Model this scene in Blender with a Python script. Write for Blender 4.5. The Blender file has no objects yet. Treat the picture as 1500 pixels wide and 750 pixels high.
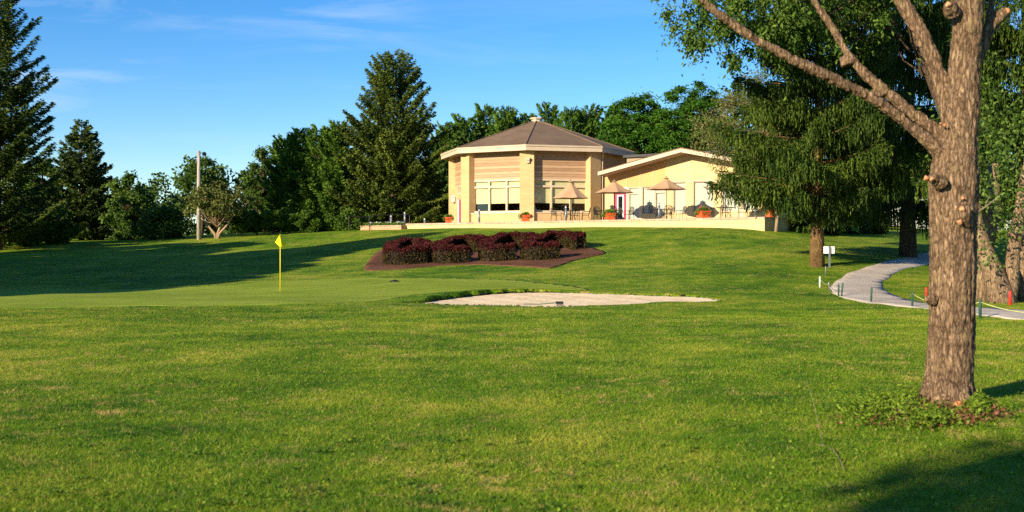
import bpy, bmesh, math, random
import numpy as np
from mathutils import Vector, noise

random.seed(7)
RNG = np.random.default_rng(11)
SC = bpy.context.scene
COL = SC.collection
F = 1667.0          # focal length in photograph pixels
EYE = 1.6
HOR = 365.0

# ------------------------------------------------------------------ helpers
def P(px, py, Y):
    return Vector(((px - 750) / F * Y, Y, EYE + (HOR - py) / F * Y))

def tag(o, label=None, cat=None, group=None, kind=None):
    if label: o['label'] = label
    if cat: o['category'] = cat
    if group: o['group'] = group
    if kind: o['kind'] = kind
    return o

def link(o, parent=None):
    COL.objects.link(o)
    if parent is not None: o.parent = parent
    return o

def empty(name, loc, label=None, cat=None, group=None, rz=0.0):
    o = bpy.data.objects.new(name, None)
    o.location = loc
    o.rotation_euler = (0, 0, rz)
    o.empty_display_size = .2
    COL.objects.link(o)
    return tag(o, label, cat, group)

class MB:
    """collects shapes for one mesh object"""
    def __init__(s): s.v = []; s.f = []; s.m = []; s.mi = 0
    def add(s, vs, fs):
        n = len(s.v); s.v += [tuple(v) for v in vs]
        for f in fs: s.f.append(tuple(i + n for i in f)); s.m.append(s.mi)
        return s
    def box(s, x0, x1, y0, y1, z0, z1, M=None):
        c = [(x, y, z) for z in (z0, z1) for y in (y0, y1) for x in (x0, x1)]
        if M is not None: c = [M(p) for p in c]
        return s.add(c, [(0, 2, 3, 1), (4, 5, 7, 6), (0, 1, 5, 4), (2, 6, 7, 3), (0, 4, 6, 2), (1, 3, 7, 5)])
    def prism(s, poly, y0, y1, M=None):
        """poly in (x,z), extruded along y"""
        n = len(poly)
        c = [(p[0], y0, p[1]) for p in poly] + [(p[0], y1, p[1]) for p in poly]
        if M is not None: c = [M(p) for p in c]
        fs = [tuple(range(n)), tuple(range(2 * n - 1, n - 1, -1))]
        fs += [(i, i + n, (i + 1) % n + n, (i + 1) % n) for i in range(n)]
        return s.add(c, fs)
    def slab(s, poly, z0, z1):
        n = len(poly)
        c = [(p[0], p[1], z0) for p in poly] + [(p[0], p[1], z1) for p in poly]
        fs = [tuple(range(n - 1, -1, -1)), tuple(range(n, 2 * n))]
        fs += [(i, (i + 1) % n, (i + 1) % n + n, i + n) for i in range(n)]
        return s.add(c, fs)
    def tube(s, pts, rad, seg=8, caps=True):
        pts = [Vector(p) for p in pts]
        if not hasattr(rad, '__len__'): rad = [rad] * len(pts)
        rings = []; vs = []; fs = []
        ref = None
        for i, p in enumerate(pts):
            a = pts[max(i - 1, 0)]; b = pts[min(i + 1, len(pts) - 1)]
            d = (b - a).normalized()
            if ref is None:
                ref = d.orthogonal().normalized()
            x = (ref - d * ref.dot(d))
            x = x.normalized() if x.length > 1e-6 else d.orthogonal().normalized()
            ref = x
            y = d.cross(x)
            for k in range(seg):
                t = 2 * math.pi * k / seg
                vs.append(p + (x * math.cos(t) + y * math.sin(t)) * rad[i])
        for i in range(len(pts) - 1):
            for k in range(seg):
                a = i * seg + k; b = i * seg + (k + 1) % seg
                fs.append((a, b, b + seg, a + seg))
        if caps:
            fs.append(tuple(range(seg - 1, -1, -1)))
            fs.append(tuple((len(pts) - 1) * seg + k for k in range(seg)))
        return s.add(vs, fs)
    def cyl(s, x, y, z0, z1, r0, r1=None, seg=12):
        return s.tube([(x, y, z0), (x, y, z1)], [r0, r0 if r1 is None else r1], seg)
    def build(s, name, mats, parent=None, smooth=False, bevel=0, off=None):
        me = bpy.data.meshes.new(name)
        v = s.v
        if off is not None: v = [(a[0] - off[0], a[1] - off[1], a[2] - off[2]) for a in v]
        me.from_pydata(v, [], s.f)
        if not isinstance(mats, (list, tuple)): mats = [mats]
        for m in mats: me.materials.append(m)
        if len(mats) > 1: me.polygons.foreach_set('material_index', s.m)
        if smooth: me.shade_smooth()
        bm = bmesh.new(); bm.from_mesh(me); bmesh.ops.recalc_face_normals(bm, faces=bm.faces)
        if bevel:
            es = [e for e in bm.edges if len(e.link_faces) == 2 and e.calc_face_angle(0) > .6]
            bmesh.ops.bevel(bm, geom=es, offset=bevel, segments=1, affect='EDGES', clamp_overlap=True)
        bm.to_mesh(me); bm.free()
        o = bpy.data.objects.new(name, me)
        return link(o, parent)

def quadmesh(name, V, nper, mats, parent=None, tint=None, midx=None, smooth=False):
    """V: (N*nper,3) array of separate n-gons"""
    V = np.ascontiguousarray(V, dtype=np.float32)
    N = len(V) // nper
    me = bpy.data.meshes.new(name)
    me.vertices.add(len(V)); me.vertices.foreach_set('co', V.ravel())
    me.loops.add(len(V)); me.loops.foreach_set('vertex_index', np.arange(len(V), dtype=np.int32))
    me.polygons.add(N)
    me.polygons.foreach_set('loop_start', np.arange(N, dtype=np.int32) * nper)
    if not isinstance(mats, (list, tuple)): mats = [mats]
    for m in mats: me.materials.append(m)
    if midx is not None: me.polygons.foreach_set('material_index', np.asarray(midx, dtype=np.int32))
    me.update(calc_edges=True)
    if tint is not None:
        a = me.attributes.new('tint', 'FLOAT', 'FACE')
        a.data.foreach_set('value', np.asarray(tint, dtype=np.float32))
    o = bpy.data.objects.new(name, me)
    return link(o, parent)

def norm(a): return a / (np.linalg.norm(a, axis=1, keepdims=True) + 1e-9)

def cards(C, D, L, W, rng=RNG, flat=None):
    """leaf shaped quads centred on C pointing along D"""
    N = len(C); D = norm(D)
    R = rng.normal(size=(N, 3))
    if flat is not None: R = R * (1 - flat) + np.array([0, 0, 1.0]) * flat
    S = norm(np.cross(D, R))
    L = np.broadcast_to(L, (N,))[:, None]; W = np.broadcast_to(W, (N,))[:, None]
    V = np.empty((N, 4, 3))
    V[:, 0] = C - D * L * .5
    V[:, 1] = C + S * W * .5 - D * L * .08
    V[:, 2] = C + D * L * .5
    V[:, 3] = C - S * W * .5 - D * L * .08
    return V.reshape(-1, 3)

# ------------------------------------------------------------------ node helpers
def new_mat(name):
    m = bpy.data.materials.new(name); m.use_nodes = True
    nt = m.node_tree
    b = nt.nodes['Principled BSDF']
    return m, nt, b

def nd(nt, typ, **kw):
    n = nt.nodes.new(typ)
    for k, v in kw.items():
        if k in n.inputs.keys() if isinstance(k, str) else False: n.inputs[k].default_value = v
        else: setattr(n, k, v)
    return n

def noise_node(nt, vec, scale, detail=4, rough=.55, dist=0.0):
    n = nt.nodes.new('ShaderNodeTexNoise')
    n.inputs['Scale'].default_value = scale; n.inputs['Detail'].default_value = detail
    n.inputs['Roughness'].default_value = rough; n.inputs['Distortion'].default_value = dist
    if vec is not None: nt.links.new(vec, n.inputs['Vector'])
    return n.outputs['Fac']

def ramp(nt, fac, stops, interp='LINEAR'):
    r = nt.nodes.new('ShaderNodeValToRGB'); r.color_ramp.interpolation = interp
    e = r.color_ramp.elements
    while len(e) < len(stops): e.new(.5)
    for i, (p, c) in enumerate(stops):
        e[i].position = p
        e[i].color = (c, c, c, 1) if not hasattr(c, '__len__') else (*c[:3], 1)
    nt.links.new(fac, r.inputs['Fac'])
    return r.outputs['Color']

def mix(nt, fac, a, b, mode='MIX'):
    m = nt.nodes.new('ShaderNodeMix'); m.data_type = 'RGBA'; m.blend_type = mode
    for sock, val in ((m.inputs[0], fac), (m.inputs[6], a), (m.inputs[7], b)):
        if isinstance(val, bpy.types.NodeSocket): nt.links.new(val, sock)
        elif hasattr(val, '__len__'): sock.default_value = (*val[:3], 1)
        else: sock.default_value = val if sock.type == 'VALUE' else (val, val, val, 1)
    return m.outputs[2]

def math_n(nt, op, a, b=None):
    m = nt.nodes.new('ShaderNodeMath'); m.operation = op
    for i, val in enumerate((a, b)):
        if val is None: continue
        if isinstance(val, bpy.types.NodeSocket): nt.links.new(val, m.inputs[i])
        else: m.inputs[i].default_value = val
    return m.outputs[0]

def coords(nt, kind='Object', scale=(1, 1, 1), rot=(0, 0, 0)):
    tc = nt.nodes.new('ShaderNodeTexCoord')
    mp = nt.nodes.new('ShaderNodeMapping')
    mp.inputs['Scale'].default_value = scale; mp.inputs['Rotation'].default_value = rot
    nt.links.new(tc.outputs[kind], mp.inputs['Vector'])
    return mp.outputs['Vector']

def bump(nt, b, h, strength, dist):
    n = nt.nodes.new('ShaderNodeBump'); n.inputs['Strength'].default_value = strength
    n.inputs['Distance'].default_value = dist
    nt.links.new(h, n.inputs['Height']); nt.links.new(n.outputs['Normal'], b.inputs['Normal'])
    return n

def plain(name, col, rough=.6, var=.12, scale=3.0, metal=0, bumpd=0.0, spec=.3):
    m, nt, b = new_mat(name)
    v = coords(nt)
    f = noise_node(nt, v, scale, 5)
    lo = [c * (1 - var) for c in col]; hi = [min(1, c * (1 + var)) for c in col]
    nt.links.new(ramp(nt, f, [(.3, lo), (.7, hi)]), b.inputs['Base Color'])
    b.inputs['Roughness'].default_value = rough; b.inputs['Metallic'].default_value = metal
    b.inputs['Specular IOR Level'].default_value = spec
    if bumpd: bump(nt, b, noise_node(nt, v, scale * 8, 4), .6, bumpd)
    return m

def leaf_mat(name, dark, mid, light, trans=.25, nscale=.6):
    m, nt, b = new_mat(name)
    at = nt.nodes.new('ShaderNodeAttribute'); at.attribute_name = 'tint'
    v = coords(nt)
    f = noise_node(nt, v, nscale, 3)
    s = math_n(nt, 'ADD', math_n(nt, 'MULTIPLY', at.outputs['Fac'], .6), math_n(nt, 'MULTIPLY', f, .5))
    c = ramp(nt, s, [(.25, dark), (.55, mid), (.85, light)])
    nt.links.new(c, b.inputs['Base Color'])
    b.inputs['Roughness'].default_value = .65
    b.inputs['Specular IOR Level'].default_value = .15
    if trans:
        t = nt.nodes.new('ShaderNodeBsdfTranslucent'); nt.links.new(c, t.inputs['Color'])
        mx = nt.nodes.new('ShaderNodeMixShader'); mx.inputs[0].default_value = trans
        out = nt.nodes['Material Output']
        nt.links.new(b.outputs[0], mx.inputs[1]); nt.links.new(t.outputs[0], mx.inputs[2])
        nt.links.new(mx.outputs[0], out.inputs['Surface'])
    return m

# ------------------------------------------------------------------ terrain
# profiles of the ground along lines of sight: picture column -> (row, distance)
PROF = {
    -700: [(427, 43), (408, 52), (385, 68), (356, 85), (350, 110)],
    0:    [(427, 43), (409, 52), (383, 68), (357, 85), (350, 110)],
    200:  [(427, 43), (408, 52), (380, 68), (352, 86), (347, 110)],
    400:  [(427, 42), (405, 52), (371, 69), (344, 85), (339, 105)],
    590:  [(427, 40), (407, 49), (398, 54), (370, 65), (345, 76), (334, 84), (328, 100)],
    700:  [(427, 39), (408, 48), (396, 53), (372, 62), (345, 73), (331, 80), (322, 100)],
    870:  [(433, 37.6), (412, 46), (380, 56), (350, 65), (330, 73), (322, 100)],
    1010: [(436, 36.8), (415, 44), (385, 52), (355, 60), (331, 69), (315, 100)],
    1120: [(438, 36), (418, 42), (388, 50), (352, 59), (331.5, 65.6), (312, 100)],
    1200: [(445, 33.2), (420, 41), (391, 50), (370, 57), (345, 70), (330, 88)],
    1300: [(452, 30.8), (430, 39), (403, 46), (378, 57), (351, 70), (335, 86), (330, 110)],
    1400: [(455, 30), (436, 38), (409, 46), (383, 57), (355, 70), (338, 86), (332, 110)],
    1500: [(460, 28.5), (441, 36), (415, 46), (388, 57), (360, 70), (340, 86), (334, 110)],
    2200: [(460, 28.5), (441, 36), (415, 46), (388, 57), (360, 70), (340, 86), (334, 110)],
}
GX = np.arange(-160, 161, 1.0); GY = np.arange(-60, 161, 1.0)
def _table():
    cols = sorted(PROF); rs = np.array([(c - 750) / F for c in cols])
    prof = []
    for c in cols:
        Ys = [0, 22] + [p[1] for p in PROF[c]]; Zs = [0, 0] + [EYE + (HOR - p[0]) / F * p[1] for p in PROF[c]]
        prof.append(np.interp(GY, Ys, Zs))
    prof = np.array(prof)                       # cols x Y
    T = np.zeros((len(GX), len(GY)))
    for j, Y in enumerate(GY):
        r = GX / max(Y, 8.0)
        T[:, j] = np.interp(r, rs, prof[:, j])
    for _ in range(3):
        for ax in (0, 1):
            Pd = np.pad(T, [(2, 2) if a == ax else (0, 0) for a in (0, 1)], mode='edge')
            n = T.shape[ax]
            T = sum(np.take(Pd, range(k, k + n), axis=ax) for k in range(5)) / 5 * .6 + T * .4
    return T
HT = _table()

BUNK = [(592, 440), (608, 434.5), (650, 431.5), (690, 430), (740, 431.5), (790, 433.5), (840, 432.5), (900, 431), (960, 431), (1024, 432.5),
        (1056, 436), (1030, 439.6), (970, 442), (920, 445.5), (870, 447), (820, 449.5), (760, 448), (700, 447), (650, 446.2), (622, 444.5)]

def _wav(X, Y):
    return (np.sin(X * .52 + Y * .13 + 1) * np.sin(Y * .41 - X * .11) * .045 + np.sin(X * .21 - 2) * np.sin(Y * .23 + .7) * .06
            + np.sin(X * 1.3 + Y * .7) * np.sin(Y * 1.1 - X * .5) * .020 + np.sin(X * 3.1 + 2 * np.sin(Y * 1.3)) * np.sin(Y * 2.7 + np.sin(X * 1.9)) * .008)

def h0(X, Y):
    X = np.asarray(X, float); Y = np.asarray(Y, float)
    fx = np.clip(X - GX[0], 1, len(GX) - 3.001); fy = np.clip(Y - GY[0], 1, len(GY) - 3.001)
    ix = fx.astype(int); iy = fy.astype(int); tx = fx - ix; ty = fy - iy
    def w(t): return (-.5 * t + t * t - .5 * t ** 3, 1 - 2.5 * t * t + 1.5 * t ** 3, .5 * t + 2 * t * t - 1.5 * t ** 3, -.5 * t * t + .5 * t ** 3)
    wx = w(tx); wy = w(ty); z = 0
    for a in range(4):
        for b in range(4):
            z = z + wx[a] * wy[b] * HT[ix + a - 1, iy + b - 1]
    k = np.clip((Y - 3) / 6, 0, 1) * np.clip((62 - Y) / 20, 0, 1)
    z = z + _wav(X, Y) * k
    z = z + .07 * np.exp(-((X - 4.3) ** 2 + (Y - 11.35) ** 2) / .8)
    return z

def ray(px, py, hf=h0, lo=5.0, hi=130.0):
    Ys = np.arange(lo, hi, .25)
    X = (px - 750) / F * Ys; zl = EYE + (HOR - py) / F * Ys
    d = zl - hf(X, Ys)
    i = np.argmax(d < 0) if (d < 0).any() else len(Ys) - 1
    i = max(i, 1)
    t = d[i - 1] / (d[i - 1] - d[i] + 1e-9)
    Y = Ys[i - 1] + t * .25
    return ((px - 750) / F * Y, Y)

def smooth_poly(pts, n=8):
    out = []; m = len(pts)
    for i in range(m):
        p = [np.array(pts[(i + k) % m], float) for k in (-1, 0, 1, 2)]
        for j in range(n):
            t = j / n
            out.append(tuple(.5 * (2 * p[1] + (p[2] - p[0]) * t + (2 * p[0] - 5 * p[1] + 4 * p[2] - p[3]) * t * t + (3 * p[1] - p[0] - 3 * p[2] + p[3]) * t ** 3)))
    return out

# bunker outline on the ground: near edge on the flat, far edge at a fixed distance
def bunk_xy():
    out = []
    for px, py in BUNK:
        if py < 437 and px < 1050: Y = float(np.interp(px, [600, 622, 650, 690, 740, 790, 840, 900, 960, 1010, 1042], [33.4, 34.4, 35.6, 37.2, 38.4, 38.9, 38.7, 38.0, 37.4, 36.9, 36.5]))
        elif px == 592: Y = 33.5
        elif px == 1056: Y = 35.3
        else: Y = ray(px, py)[1]; Y = min(Y, 34.9 if px < 1000 else 34.1)
        out.append(((px - 750) / F * Y, Y))
    return out
BXY = smooth_poly(bunk_xy(), 6)
BXY = [(x + .10 * math.sin(i * 1.7) + .05 * math.sin(i * 3.1), y + .07 * math.sin(i * 2.3 + 1)) for i, (x, y) in enumerate(BXY)]

def sdf(X, Y, poly):
    """signed distance, negative inside"""
    X = np.asarray(X, float); Y = np.asarray(Y, float)
    d = np.full(X.shape, 1e9); ins = np.zeros(X.shape, bool)
    n = len(poly)
    for i in range(n):
        x0, y0 = poly[i]; x1, y1 = poly[(i + 1) % n]
        ex, ey = x1 - x0, y1 - y0; wx, wy = X - x0, Y - y0
        t = np.clip((wx * ex + wy * ey) / (ex * ex + ey * ey + 1e-12), 0, 1)
        d = np.minimum(d, (wx - ex * t) ** 2 + (wy - ey * t) ** 2)
        c = ((y0 <= Y) & (y1 > Y)) | ((y1 <= Y) & (y0 > Y))
        xi = x0 + (Y - y0) / (ey if abs(ey) > 1e-12 else 1e-12) * ex
        ins ^= c & (X < xi)
    return np.where(ins, -1, 1) * np.sqrt(d)

def sstep(a, b, x):
    t = np.clip((x - a) / (b - a), 0, 1); return t * t * (3 - 2 * t)

def bank(X, Y):
    """raised lip behind the bunker, highest at its left end"""
    left = 1 - sstep(-.4, 2.2, X) * .85
    return left

def sand_z(X, Y, d):
    # gentle bowl rising away from the camera
    base = h0(X, np.full_like(X, 32.6)) * .4 - .075
    return base + np.clip((Y - 32.2) / 6.5, 0, 1) * .19 - .03 * sstep(0, .9, -d)

def hf(X, Y):
    X = np.asarray(X, float); Y = np.asarray(Y, float)
    z = h0(X, Y)
    near = (X > -6) & (X < 10.5) & (Y > 28) & (Y < 42)
    if near.any():
        d = np.full(X.shape, 9.0)
        d[near] = sdf(X[near], Y[near], BXY)
        far = sstep(34.4, 36.4, Y)
        L = bank(X, Y)
        side = (1 - sstep(-2.6, -1.4, X)) * sstep(33.9, 35.2, Y)
        rim = np.maximum(far, side) * (.12 * L + .01)
        z = z + rim * (1 - sstep(0, 1.7, d)) * (d > 0) + (d <= 0) * 0
        sz = sand_z(X, Y, d) - .05
        z = np.where(d < -.02, sz, z)
    return z
def gz(x, y): return float(hf(np.array([x]), np.array([y]))[0])
def ground(px, py):
    x, y = ray(px, py); return Vector((x, y, gz(x, y)))

# ------------------------------------------------------------------ materials
def lawn_nodes(nt, b, blades=False):
    geo = nt.nodes.new('ShaderNodeNewGeometry')
    mp = nt.nodes.new('ShaderNodeMapping'); mp.inputs['Scale'].default_value = (1, 1, 0)
    nt.links.new(geo.outputs['Position'], mp.inputs['Vector']); v = mp.outputs['Vector']
    big = noise_node(nt, v, .16, 3, .5)
    med = noise_node(nt, v, .8, 4, .6)
    sm = noise_node(nt, v, 6.0, 5, .65)
    fine = noise_node(nt, v, 34.0, 4, .7)
    s = math_n(nt, 'ADD', math_n(nt, 'MULTIPLY', big, .35), math_n(nt, 'MULTIPLY', med, .38))
    s = math_n(nt, 'ADD', s, math_n(nt, 'MULTIPLY', sm, .27))
    G = 1.0
    c = ramp(nt, s, [(.40, (.040, .115, .003)), (.46, (.092, .190, .004)), (.52, (.160, .250, .008)), (.60, (.31, .335, .03))])
    # dry straw patches
    dn = noise_node(nt, v, 2.6, 6, .75, .5)
    dr = noise_node(nt, v, .22, 2, .5)
    dm = math_n(nt, 'MULTIPLY', ramp(nt, dn, [(.54, 0), (.64, 1)]), ramp(nt, dr, [(.42, .12), (.58, .9)]))
    c = mix(nt, dm, c, (.50, .36, .11))
    if not blades:
        c = mix(nt, .55, c, ramp(nt, fine, [(.3, .35), (.7, 1.35)]), 'MULTIPLY')
    return c, v, sm, fine

def make_lawn():
    m, nt, b = new_mat('lawn')
    c, v, sm, fine = lawn_nodes(nt, b)
    nt.links.new(c, b.inputs['Base Color'])
    b.inputs['Roughness'].default_value = .85; b.inputs['Specular IOR Level'].default_value = .1
    b.inputs['Sheen Weight'].default_value = .0
    f2 = noise_node(nt, v, 14.0, 5, .7)
    hgt = math_n(nt, 'ADD', math_n(nt, 'MULTIPLY', sm, 1.0), math_n(nt, 'MULTIPLY', f2, .6))
    bump(nt, b, math_n(nt, 'ADD', hgt, math_n(nt, 'MULTIPLY', fine, .3)), .9, .09)
    return m
def make_blade():
    m, nt, b = new_mat('grass_blades')
    c, v, sm, fine = lawn_nodes(nt, b, True)
    at = nt.nodes.new('ShaderNodeAttribute'); at.attribute_name = 'tint'
    c = mix(nt, .7, c, ramp(nt, at.outputs['Fac'], [(0, .48), (.45, .98), (.9, 1.5), (1, 1.7)]), 'MULTIPLY')
    c = mix(nt, ramp(nt, at.outputs['Fac'], [(.90, 0), (.95, .8)]), c, (.48, .33, .12))
    nt.links.new(c, b.inputs['Base Color']); b.inputs['Roughness'].default_value = .6
    b.inputs['Specular IOR Level'].default_value = .2
    t = nt.nodes.new('ShaderNodeBsdfTranslucent'); nt.links.new(c, t.inputs['Color'])
    mx = nt.nodes.new('ShaderNodeMixShader'); mx.inputs[0].default_value = .3
    nt.links.new(b.outputs[0], mx.inputs[1]); nt.links.new(t.outputs[0], mx.inputs[2])
    nt.links.new(mx.outputs[0], nt.nodes['Material Output'].inputs['Surface'])
    return m

def speck(name, cols, scale, bumpd, rough=.9, big=.5):
    """granular ground: mulch, sand, gravel"""
    m, nt, b = new_mat(name)
    v = coords(nt)
    f = noise_node(nt, v, scale, 6, .75); g = noise_node(nt, v, big, 3)
    s = math_n(nt, 'ADD', math_n(nt, 'MULTIPLY', f, .65), math_n(nt, 'MULTIPLY', g, .35))
    nt.links.new(ramp(nt, s, [(.33, cols[0]), (.5, cols[1]), (.66, cols[2])]), b.inputs['Base Color'])
    b.inputs['Roughness'].default_value = rough; b.inputs['Specular IOR Level'].default_value = .1
    bump(nt, b, f, 1, bumpd)
    return m

def brick_mat(name, c1, c2, mortar, bw=.4, bh=.12, axis='x', var=.5):
    """brick courses in object space; the horizontal coordinate mixes x and y so every upright face gets joints"""
    m, nt, b = new_mat(name)
    tc = nt.nodes.new('ShaderNodeTexCoord')
    sp = nt.nodes.new('ShaderNodeSeparateXYZ'); nt.links.new(tc.outputs['Object'], sp.inputs[0])
    cb = nt.nodes.new('ShaderNodeCombineXYZ')
    nt.links.new(math_n(nt, 'ADD', math_n(nt, 'MULTIPLY', sp.outputs[0], 1.15), math_n(nt, 'MULTIPLY', sp.outputs[1], .83)), cb.inputs[0])
    nt.links.new(sp.outputs[2], cb.inputs[1])
    br = nt.nodes.new('ShaderNodeTexBrick'); nt.links.new(cb.outputs[0], br.inputs['Vector'])
    br.inputs['Color1'].default_value = (*c1, 1); br.inputs['Color2'].default_value = (*c2, 1); br.inputs['Mortar'].default_value = (*mortar, 1)
    br.inputs['Scale'].default_value = 1; br.inputs['Mortar Size'].default_value = .009
    br.inputs['Brick Width'].default_value = bw; br.inputs['Row Height'].default_value = bh
    n = noise_node(nt, tc.outputs['Object'], .9, 5)
    c = mix(nt, .5, br.outputs['Color'], ramp(nt, n, [(.3, .82), (.7, 1.08)]), 'MULTIPLY')
    nt.links.new(c, b.inputs['Base Color']); b.inputs['Roughness'].default_value = .85
    b.inputs['Specular IOR Level'].default_value = .15
    bump(nt, b, br.outputs['Fac'], -.6, .012)
    return m

def board_mat(name, lo, hi, course=.2, vertical=False, line=.06):
    m, nt, b = new_mat(name)
    tc = nt.nodes.new('ShaderNodeTexCoord'); sp = nt.nodes.new('ShaderNodeSeparateXYZ'); nt.links.new(tc.outputs['Object'], sp.inputs[0])
    src = sp.outputs[2]
    fr = math_n(nt, 'FRACT', math_n(nt, 'DIVIDE', src, course))
    fl = math_n(nt, 'FLOOR', math_n(nt, 'DIVIDE', src, course))
    wn = nt.nodes.new('ShaderNodeTexWhiteNoise'); wn.noise_dimensions = '1D'; nt.links.new(fl, wn.inputs['W'])
    v = coords(nt, 'Object', (1.2, 1.2, 12))
    g = noise_node(nt, v, 1.4, 5, .65)
    s = math_n(nt, 'ADD', math_n(nt, 'MULTIPLY', wn.outputs['Value'], .35), math_n(nt, 'MULTIPLY', g, .65))
    c = ramp(nt, s, [(.25, lo), (.7, hi)])
    c = mix(nt, 1.0, c, ramp(nt, fr, [(0, .35), (line, .45), (line + .04, 1)]), 'MULTIPLY')
    nt.links.new(c, b.inputs['Base Color']); b.inputs['Roughness'].default_value = .75
    bump(nt, b, ramp(nt, fr, [(0, 0), (.1, 1), (1, .75)]), .7, .02)
    return m

def shingle_mat():
    m, nt, b = new_mat('shingles')
    tc = nt.nodes.new('ShaderNodeTexCoord')
    n = noise_node(nt, tc.outputs['Object'], .8, 5, .6); n2 = noise_node(nt, tc.outputs['Object'], 14, 3, .7)
    sp = nt.nodes.new('ShaderNodeSeparateXYZ'); nt.links.new(tc.outputs['Object'], sp.inputs[0])
    fr = math_n(nt, 'FRACT', math_n(nt, 'DIVIDE', sp.outputs[2], .055))
    s = math_n(nt, 'ADD', math_n(nt, 'MULTIPLY', n, .6), math_n(nt, 'MULTIPLY', n2, .4))
    c = ramp(nt, s, [(.35, (.105, .064, .036)), (.65, (.20, .128, .072))])
    c = mix(nt, .6, c, ramp(nt, fr, [(0, .55), (.15, 1), (1, 1.0)]), 'MULTIPLY')
    nt.links.new(c, b.inputs['Base Color']); b.inputs['Roughness'].default_value = .9
    bump(nt, b, n2, .6, .02)
    return m

def bark_mat(name, dark, light, scale=1.0, moss=None, stretch=.28, bd=.03):
    m, nt, b = new_mat(name)
    v = coords(nt, 'Object', (1, 1, stretch))
    vo = nt.nodes.new('ShaderNodeTexVoronoi'); vo.feature = 'DISTANCE_TO_EDGE'; vo.inputs['Scale'].default_value = 30 * scale
    wv = nt.nodes.new('ShaderNodeMixRGB') if False else None
    nz = nt.nodes.new('ShaderNodeTexNoise'); nz.inputs['Scale'].default_value = 9 * scale; nz.inputs['Detail'].default_value = 4
    nt.links.new(v, nz.inputs['Vector'])
    av = nt.nodes.new('ShaderNodeVectorMath'); av.operation = 'MULTIPLY_ADD'
    nt.links.new(nz.outputs['Color'], av.inputs[0]); av.inputs[1].default_value = (.09, .09, .09); nt.links.new(v, av.inputs[2])
    nt.links.new(av.outputs[0], vo.inputs['Vector'])
    edge = ramp(nt, vo.outputs['Distance'], [(0, 0), (.38, 1)])
    v2 = coords(nt, 'Object', (1, 1, stretch * .4))
    ridg = noise_node(nt, v2, 27 * scale, 6, .68, .8)
    rd = math_n(nt, 'MULTIPLY', math_n(nt, 'ABSOLUTE', math_n(nt, 'SUBTRACT', ridg, .5)), 4.0)
    fine = noise_node(nt, v, 70 * scale, 5, .75)
    broad = noise_node(nt, coords(nt), 1.8 * scale, 4)
    hgt = math_n(nt, 'ADD', math_n(nt, 'MULTIPLY', edge, .26), math_n(nt, 'MULTIPLY', rd, .50))
    hgt = math_n(nt, 'ADD', hgt, math_n(nt, 'MULTIPLY', fine, .34))
    c = ramp(nt, hgt, [(.22, [k * .7 for k in dark]), (.42, [a_ * .6 + b_ * .4 for a_, b_ in zip(dark, light)]), (.68, light)])
    c = mix(nt, .7, c, ramp(nt, broad, [(.3, .68), (.7, 1.15)]), 'MULTIPLY')
    if moss:
        mf = ramp(nt, noise_node(nt, coords(nt), 4.5 * scale, 5, .7), [(.56, 0), (.74, .5)])
        c = mix(nt, mf, c, moss)
    nt.links.new(c, b.inputs['Base Color']); b.inputs['Roughness'].default_value = .9; b.inputs['Specular IOR Level'].default_value = .1
    bump(nt, b, hgt, 1.0, bd)
    return m

def glass_mat():
    m, nt, b = new_mat('window_glass')
    tr = nt.nodes.new('ShaderNodeBsdfTransparent'); tr.inputs['Color'].default_value = (.98, .99, .98, 1)
    gl = nt.nodes.new('ShaderNodeBsdfGlossy'); gl.inputs['Roughness'].default_value = .02
    lw = nt.nodes.new('ShaderNodeLayerWeight'); lw.inputs['Blend'].default_value = .5
    fa = math_n(nt, 'ADD', math_n(nt, 'MULTIPLY', math_n(nt, 'POWER', lw.outputs['Facing'], 4.0), .8), .05)
    mx = nt.nodes.new('ShaderNodeMixShader'); nt.links.new(fa, mx.inputs[0])
    nt.links.new(tr.outputs[0], mx.inputs[1]); nt.links.new(gl.outputs[0], mx.inputs[2])
    nt.links.new(mx.outputs[0], nt.nodes['Material Output'].inputs['Surface'])
    return m

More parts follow.
